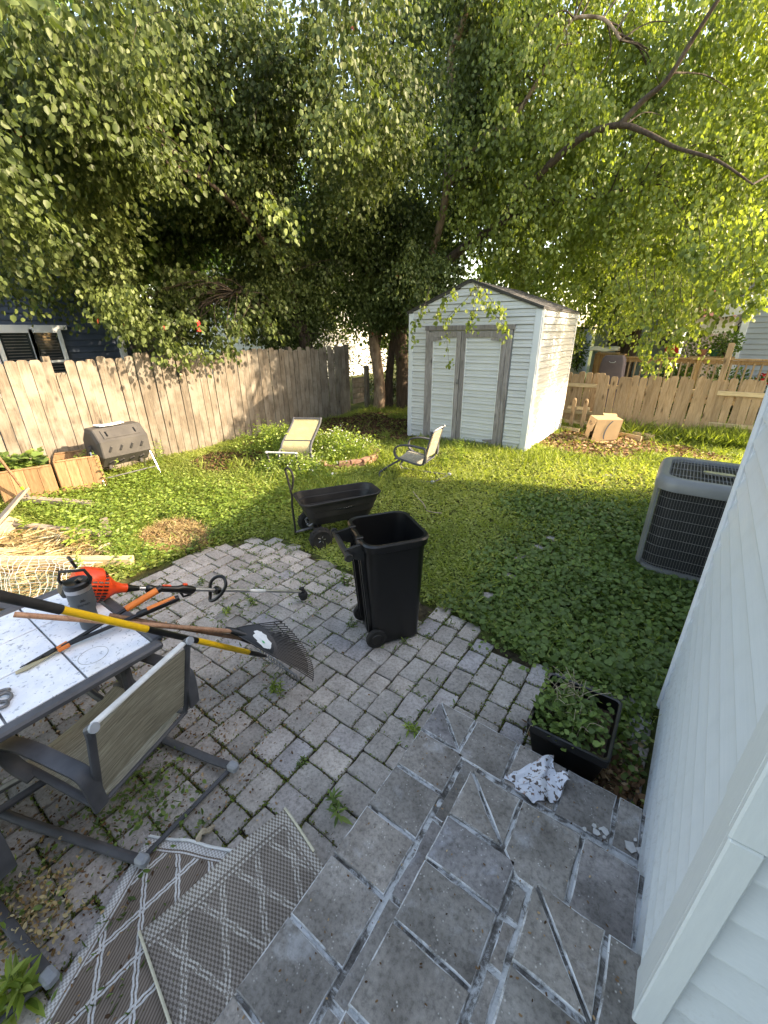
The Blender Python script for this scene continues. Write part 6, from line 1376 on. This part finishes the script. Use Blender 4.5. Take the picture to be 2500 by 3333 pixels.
# ------------------------------------------------------------------ trees
def lit_block(P):
    """probability with which a leaf at P is kept, so that the sunlit lawn, fence and shed wall stay in the sun as in the photograph"""
    X, Y, Z = P[:, 0], P[:, 1], P[:, 2]; keep = np.ones(len(P))
    tf = (X+7.8)/KX; zf = Z-tf; yf = Y-KY*tf
    onf = (X > -7.8) & (zf > 0) & (zf < 1.85) & (yf > 0) & (yf < 9.4)
    pf = np.where(zf > 1.35-.12*(yf-4.5).clip(-2, 4), .85, .02); pf = np.where(yf > 5.2, .8, pf); pf = np.where(yf < 3.0, .04, pf); keep = np.where(onf, pf, keep)
    xg, yg = X-KX*Z, Y-KY*Z
    gnd = (X > -7.8) & (zf <= 0); lawn_lit = gnd & (yg > .9) & (yg < 10.8) & ~((xg > -4.5) & (yg < 6.81+.45*xg)); pl_ = np.where((xg < -5.2) & (yg > 6.4), .6, .05); keep = np.where(lawn_lit, pl_, keep)
    ts = (X+2.25)/KX; zs = Z-ts; ys_ = Y-KY*ts; sh_ = (X > -2.25) & (zs > 0) & (zs < 2.5) & (ys_ > 7.7) & (ys_ < 10.3); keep = np.where(sh_, np.where(zs > 1.1, .85, .15), keep)
    return keep
def vis(P):
    c = (P-CAMP) @ CAMR.T; u_ = c[:, 0]/c[:, 2]; v_ = c[:, 1]/c[:, 2]; return (c[:, 2] > .5) & (np.abs(u_) < 1.02) & (v_ > -1.36) & (v_ < .2)
def limb(name, pts, r0, r1, mat, parent, n=9, bumps=.0):
    sp = smoothp(pts, 5); m = len(sp); rad = [(r0+(r1-r0)*(i/(m-1))**.8)*(1+bumps*random.uniform(-1, 1)) for i in range(m)]
    auto(MB().tube(sp, rad, n).build(name, mat, parent), 80); return sp
def crown(parent, ells, K, per, leaf, shape, mat, limbs, rad=.42, hang=0., twigmat=m_twig, cull=True, seed=0, name='crown', branches=True, thr=.36):
    E_ = [(np.array(c), np.array(r_)) for c, r_ in ells]; vol = np.array([np.prod(r_) for _, r_ in E_]); idx = rng.choice(len(E_), K*4, p=vol/vol.sum())
    d = rdir(K*4); q = rng.random(K*4)**.42; Cn = np.array([E_[i][0] for i in idx])+d*q[:, None]*np.array([E_[i][1] for i in idx])
    Cn = Cn[vnoise(Cn, .75, seed+5) > thr]; Cn = Cn[Cn[:, 2] > 1.5]; Cn = Cn[:K]
    LP = np.array([tuple(p) for l in limbs for p in l]) if limbs else None
    if cull: Cn = Cn[rng.random(len(Cn)) < np.maximum(lit_block(Cn), .10)]
    m = len(Cn); c_i = np.repeat(np.arange(m), per); n = len(c_i)
    # sprays: leaves strung along a few drooping twigs inside each cluster
    ntw = 7; tdir = rdir(m*ntw, -.6, .6).reshape(m, ntw, 3); tdir[..., 2] -= hang; tdir /= np.linalg.norm(tdir, axis=2, keepdims=True)
    tw = rng.integers(0, ntw, n); f = rng.random(n); T = tdir[c_i, tw]; P = Cn[c_i]+T*(f*rad*1.5)[:, None]; P[:, 2] -= hang*.35*rad*f*f; P += rng.normal(0, .045+.03*leaf*10, (n, 3))
    if cull: k = rng.random(n) < lit_block(P)**.5; P, T, c_i = P[k], T[k], c_i[k]; n = len(P)
    k = vis(P) | (rng.random(n) < .35); P, T, c_i = P[k], T[k], c_i[k]; n = len(P)
    D = unit(T*.5+rdir(n)*.6+np.array([0, 0, -.75])); N = unit(rdir(n)+np.array([.05, 0, .2])); S = leaf*rng.uniform(.65, 1.25, n)
    r_ = np.clip(.25+.5*vnoise(P, 1.1, seed)+.35*(rng.random(n)-.5)+.15*(rng.random(m)[c_i]-.5), 0, .95); r_ = np.where(rng.random(n) < .0003, 1., r_)
    foliage(name, P, D, N, S, shape, mat, parent, rnd=r_)
    if LP is not None and branches:
        mb = MB(); rs_ = random.Random(seed+1)
        for j in rs_.sample(range(m), min(m, 260)):
            c = Cn[j]; dd = ((LP-c)**2).sum(1); dd = dd+rng.random(len(dd))*2.2; b0_ = LP[int(dd.argmin())]; L_ = np.linalg.norm(c-b0_)
            if L_ > 1.7: continue
            mid = (b0_+c)/2+np.array([rs_.gauss(0, .12), rs_.gauss(0, .12), .12*L_]); mb.tube(smoothp([b0_, mid, c], 3), [.016, .014, .012, .010, .008, .006, .004][:7], 4, False)
            for k_ in range(3): t_ = tdir[j, k_]; mb.tube([c, c+t_*rad*.8, c+t_*rad*1.4-np.array([0, 0, hang*.2])], [.005, .003, .0015], 3, False)
        mb.build('twigs', twigmat, parent)
# big leafy tree behind the tall fence on the left
ta = thing('pear_tree', 'large dark glossy leafed tree rising behind the weathered fence on the left', 'tree', (-8.9, 7.2, 0))
X_ = -8.7
L1 = limb('trunk', [at_x(1000, 1150, X_)-Vector((0, .1, 1.9)), at_x(1000, 1150, X_), at_x(975, 1050, X_), at_x(915, 850, X_), at_x(889, 753, X_), at_x(883, 600, -8.5), at_x(882, 422, -8.3), at_x(882, 226, -8.1), at_x(875, 20, -7.9)], .21, .06, m_bark, ta)
L2 = limb('limb', [at_x(985, 1080, X_), at_x(945, 930, -8.4), at_x(840, 760, -7.8), at_x(700, 610, -7.0), at_x(520, 520, -6.6)], .09, .015, m_bark, ta)
L3 = limb('limb', [at_x(990, 1100, X_), at_x(890, 1000, -8.4), at_x(760, 950, -8.1)], .07, .02, m_bark, ta)
L4 = limb('limb', [at_x(900, 800, X_), at_x(800, 520, -8.0), at_x(640, 280, -7.4)], .07, .015, m_bark, ta)
L5 = limb('limb', [at_x(886, 650, -8.5), at_x(1000, 420, -7.6), at_x(1080, 200, -6.8), at_x(1100, -50, -6.2)], .08, .02, m_bark, ta)
LA = [L1, L2, L3, L4, L5]
crown(ta, [((-8.6, 6.6, 5.2), (2.4, 3.6, 2.8)), ((-7.0, 3.6, 4.6), (2.2, 2.6, 1.8)), ((-6.6, 1.6, 4.2), (1.9, 2.0, 1.5)), ((-6.0, 6.2, 5.6), (1.9, 2.2, 1.5)), ((-8.8, 4.8, 3.0), (1.3, 2.6, 1.2)), ((-7.3, 4.7, 2.75), (.75, 1.5, .55)), ((-6.9, 2.3, 3.2), (1.1, 1.1, .55)), ((-5.8, .8, 3.4), (.9, 1.0, .5)), ((-10, 8, 4), (1.6, 3, 2.2)), ((-9.6, 9.0, 3.1), (1.4, 2.4, 1.3)), ((-8.5, 8.6, 2.7), (.8, 1.3, .75)), ((-8.6, 6.6, 2.8), (.7, 1.6, .7))], 1300, 120, .074, 'wide', Lgreen, LA, .38, .5, seed=3, thr=.47)
crown(ta, [((-7.35, 4.55, 2.05), (.30, .8, .32)), ((-7.3, 5.3, 2.3), (.35, .6, .4)), ((-7.5, 3.7, 2.4), (.4, .6, .35)), ((-7.4, 6.0, 2.6), (.5, .8, .5)), ((-8.7, 5.0, 2.7), (.6, 1.5, .8)), ((-8.9, 7.4, 2.6), (.6, 1.2, .7))], 95, 80, .085, 'wide', Lgreen, LA, .26, .6, cull=False, seed=4, name='low_crown')
fd = thing('red_feeder', 'small bright red bird feeder hanging in the tree leaves above the tall fence', 'feeder', at_x(645, 1065, -7.9)); fp = at_x(645, 1062, -7.9)
MB().lathe([(.01, .11), (.045, .08), (.04, -.07), (.05, -.09), (.01, -.10)], fp, n=12).build('body', m_redc, fd); MB().tube([fp+Vector((0, 0, .1)), fp+Vector((0, 0, .5))], .002, 4).build('hanger', m_bmet, fd)

# trees at the corner behind the shed
tbt = thing('birch_tree', 'tall tree with sunlit peeling trunk in the corner behind the garden shed', 'tree', (-6.9, 9.9, 0))
B1 = limb('trunk', [at_y(1232, 1335, 10.2)-Vector((0, 0, .2)), at_y(1235, 1250, 10.2), at_y(1218, 1120, 10.1), at_y(1205, 980, 10.0), at_y(1170, 850, 9.8), at_y(1138, 766, 9.6), at_y(1112, 690, 9.4), at_y(1085, 560, 9.2), at_y(1050, 400, 9.0), at_y(1010, 200, 8.7)], .19, .06, m_bark2, tbt, bumps=.08)
B2 = limb('limb', [at_y(1222, 1150, 10.1), at_y(1240, 1000, 10.3), at_y(1220, 850, 10.4), at_y(1200, 700, 10.4), at_y(1195, 500, 10.3), at_y(1210, 300, 10.2)], .11, .04, m_bark, tbt)
tcn = thing('leaning_birch', 'tree beside the shed whose limb arches over the shed roof to the right', 'tree', (-5.9, 10.6, 0))
C1 = limb('trunk', [at_y(1310, 1330, 10.8)-Vector((0, 0, .2)), at_y(1312, 1250, 10.8), at_y(1305, 1120, 10.7), at_y(1310, 1060, 10.6), at_y(1370, 985, 10.4), at_y(1431, 874, 10.1)], .22, .13, m_bark, tcn, bumps=.08)
C2 = limb('limb', [at_y(1431, 874, 10.1), at_y(1530, 790, 9.9), at_y(1642, 716, 9.7), at_y(1702, 625, 9.5), at_y(1823, 505, 9.3), at_y(1913, 437, 9.2), at_y(2018, 407, 9.1), at_y(2100, 430, 9.1), at_y(2200, 480, 9.0), at_y(2330, 520, 8.9), at_y(2450, 600, 8.9)], .11, .012, m_bark, tcn, bumps=.06)
C3 = limb('limb', [at_y(1380, 960, 10.4), at_y(1400, 850, 10.2), at_y(1440, 700, 9.9), at_y(1453, 603, 9.8), at_y(1465, 422, 9.7), at_y(1468, 286, 9.6), at_y(1468, 173, 9.5), at_y(1499, 98, 9.4), at_y(1536, -30, 9.3)], .10, .05, m_bark2, tcn, bumps=.08)
C4 = limb('limb', [at_y(1450, 620, 9.8), at_y(1574, 445, 9.6), at_y(1660, 400, 9.6), at_y(1800, 180, 9.6), at_y(1850, 70, 9.5), at_y(1960, 60, 9.5), at_y(2020, 130, 9.4)], .055, .02, m_bark2, tcn, bumps=.08)
C5 = limb('limb', [at_y(2018, 407, 9.1), at_y(2090, 330, 9.1), at_y(2170, 260, 9.0), at_y(2260, 120, 8.9), at_y(2350, -20, 8.8)], .05, .025, m_bark, tcn)
C6 = limb('limb', [at_y(1640, 716, 9.7), at_y(1760, 670, 9.9), at_y(1900, 650, 10.2), at_y(2100, 600, 10.5)], .05, .02, m_bark, tcn)
crown(tbt, [((-6.4, 9.6, 5.0), (2.2, 1.9, 3.0)), ((-6.0, 9.0, 3.2), (1.5, 1.3, 1.2)), ((-7.4, 9.3, 3.1), (1.2, 1.2, 1.3)), ((-6.2, 10.2, 7.6), (2.6, 2, 1.8)), ((-7.0, 9.3, 2.3), (1.0, .7, .8)), ((-5.5, 9.6, 2.5), (.6, .7, .9)), ((-6.4, 9.6, 3.0), (1.2, .8, 1.2)), ((-7.4, 10.6, 3.0), (1.2, .8, 1.2))], 820, 105, .070, 'wide', Lgreen, [B1, B2], .38, .9, seed=13, thr=.42)
crown(tcn, [((-3.6, 10.4, 5.2), (2.6, 2.0, 2.4)), ((-1.0, 11.4, 5.0), (2.6, 1.8, 2.2)), ((1.2, 11.6, 5.0), (2.0, 1.8, 2.6)), ((-2.5, 10.8, 7.8), (4.6, 2.2, 1.9)), ((-1.6, 11.9, 3.0), (2.2, 1.0, 1.1)), ((-.9, 12.2, 2.7), (1.6, .8, .7)), ((2.6, 10.4, 4.6), (1.3, 1.6, 2.3)), ((.6, 11.8, 3.4), (1.6, 1.0, .8)), ((1.6, 9.3, 4.6), (1.2, 1.2, 1.6))], 1400, 95, .078, 'wide', Lbirch, [C1, C2, C3, C4, C5, C6], .42, 1.1, seed=23)
crown(tcn, [((1.25, 10.6, 3.9), (1.0, 1.2, .75)), ((2.6, 11.2, 4.7), (.9, 1.2, .7))], 44, 75, .075, 'wide', Lbirch, [C2], .34, .9, cull=False, seed=33, name='dapple_crown', branches=False, thr=0)  # leaf clusters added in the sun's path to dapple the shed side
C7 = limb('trunk', [at_y(1268, 1332, 10.7)-Vector((0, 0, .2)), at_y(1266, 1240, 10.7), at_y(1278, 1120, 10.75), at_y(1300, 980, 10.9), at_y(1290, 820, 11.1), at_y(1310, 640, 11.2)], .15, .06, m_bark, tcn, bumps=.1)
for c_, r__, n_, lb_ in (((-8.0, 11.6, 1.0), (1.3, .6, 1.2), 1700, 'dark undergrowth filling the gap behind the low board panel'), ((-6.9, 11.9, 1.3), (1.0, .5, 1.4), 1500, 'dark climbing undergrowth behind the corner tree trunks'), ((-9.9, 10.6, 1.6), (1.3, .8, 1.4), 1700, 'tall dark hedge behind the far end of the weathered fence')): bush('bush', lb_, c_, r__, n_, .085, Lgreen)
n = 380; P = np.stack([rng.uniform(-.74, .22, n), rng.uniform(-.2, 1.57, n)], 1); zs_ = np.where((P[:, 0] > -.04) & (P[:, 1] < .86), .511, np.where((P[:, 0] > -.39) & (P[:, 1] < 1.2), .341, .171))
tag(foliage('step_debris', np.column_stack([P, zs_+.002]), rdir(n, -.05, .15), rdir(n, .8, 1), rng.uniform(.003, .011, n), 'chip', Llit), kind='stuff')
# hanging sprays close to the shed front and in front of the deck
def spray(parent, strands, leaf, mat, nper, name):
    P = []; D = []; mb = MB()
    for st in strands:
        sp = smoothp(st, 5); mb.tube(sp, [.006-.004*i/(len(sp)-1) for i in range(len(sp))], 4, False)
        for k in range(nper):
            f = random.random()**.8*(len(sp)-1); i = int(f); p = sp[i].lerp(sp[min(i+1, len(sp)-1)], f-i); P.append(p+Vector((random.gauss(0, .05), random.gauss(0, .05), random.gauss(-.02, .04)))); D.append((random.gauss(0, .5), random.gauss(0, .5), -1))
    mb.build('hanging_twigs', m_twig, parent); P = np.array(P); n = len(P); foliage(name, P, np.array(D), rdir(n, -.2, .6), leaf*rng.uniform(.7, 1.25, n), 'wide', mat, parent, rnd=rng.uniform(.2, .85, n))
yy = 7.25
spray(tcn, [[at_y(1560, 900, 8.2), at_y(1530, 960, yy), at_y(1490, 1000, yy), at_y(1452, 1045, yy), at_y(1455, 1110, yy), at_y(1462, 1190, yy)], [at_y(1560, 900, 8.2), at_y(1560, 960, yy), at_y(1600, 1010, yy), at_y(1640, 1060, yy), at_y(1650, 1100, yy)], [at_y(1560, 900, 8.2), at_y(1545, 960, yy-.1), at_y(1540, 1020, yy-.1), at_y(1530, 1070, yy-.1)], [at_y(1400, 930, 8.4), at_y(1380, 1000, yy), at_y(1350, 1060, yy), at_y(1340, 1110, yy)], [at_y(1570, 930, yy), at_y(1600, 980, yy), at_y(1625, 1000, yy), at_y(1635, 1020, yy)], [at_y(1500, 940, yy), at_y(1440, 980, yy), at_y(1425, 1040, yy)]], .072, Lbirch, 62, 'hanging_leaves')
yy = 8.9
spray(tcn, [[at_y(2120+dx, 860+abs(dx)*.3, yy+.3), at_y(2125+dx*.9, 960, yy), at_y(2140+dx*.8, 1060, yy), at_y(2135+dx*.7+20*math.sin(dx), 1160+ex_, yy)] for dx, ex_ in ((-120, -60), (-80, 0), (-50, 40), (-20, 50), (10, 55), (40, 60), (75, 20), (100, -40), (140, -80))], .078, Lbirch, 95, 'hanging_leaves')
spray(tcn, [[at_y(x_, 700, 8.6), at_y(x_+10, 800, 8.6), at_y(x_+5, 900+d_, 8.5), at_y(x_-5, 960+d_, 8.5)] for x_, d_ in ((2300, 0), (2350, 40), (2400, 20), (2440, 60), (2480, 30), (2270, -60), (2230, -90), (2500, -20))], .078, Lbirch, 110, 'hanging_leaves')
# background trees
bt = [(-16, 9, 9.5, 3.4, 'dark green tree far behind the navy house'), (-14.5, 14, 10, 3.2, 'mid green tree behind the fence corner'), (-10.5, 17, 11, 3.4, 'tall tree seen between the two birch trunks'), (-6.5, 18.5, 11.5, 3.4, 'tall tree directly behind the garden shed'), (-2.5, 19, 11, 3.0, 'bright leafy tree behind the shed roof on the right'), (1.0, 19.5, 10.5, 2.6, 'bright leafy tree above the blue outbuilding'), (4.6, 22, 11.5, 3.2, 'tree behind the grey house roof'), (-20, 3, 9, 3.2, 'tree behind the navy house on the left'), (-1.9, 15.8, 7.0, 2.1, 'dense low crowned tree directly right of the garden shed roof'), (-12, 5.5, 9, 2.3, 'dark tree standing between navy house and dark shed')]
bt = bt[:7]+[q_ for q_ in bt[7:] if q_[1] != 15.8]+[q_ for q_ in bt[7:] if q_[1] == 15.8]
for k, (x, y, h, r_, lb) in enumerate(bt):
    t = thing('background_tree', lb, 'tree', (x, y, 0)); l = limb('trunk', [(x, y, 0), (x+.2, y, h*.3), (x-.1, y+.1, h*.6), (x, y, h*.85)], .24, .06, m_bark, t)
    low = 2.3 if y == 15.8 else (4.0 if x > -3.5 and x < 6 else 2.8)
    crown(t, [((x, y, (h+low)/2), (r_, r_, (h-low)/2)), ((x+.8, y-.8, low+1.2), (r_*.8, r_*.7, 1.3)), ((x-.9, y-.5, low+1.5), (r_*.8, r_*.7, 1.3))], 150, 75, .16, 'wide', Lback if k in (0, 1, 7, 8) else Lbirch, [l], .72, .4, seed=60+k, branches=False, cull=False)
    if (k in (2, 3)): crown(t, [((x, y-1, 3.2), (r_*.9, 1.2, 1.6))], 40, 70, .15, 'wide', Lback, [l], .6, .4, seed=90+k, name='low_crown', branches=False, cull=False)
print('tris', sum(len(o.data.polygons) for o in C.objects if o.type == 'MESH')*2, 'objects', len(C.objects))
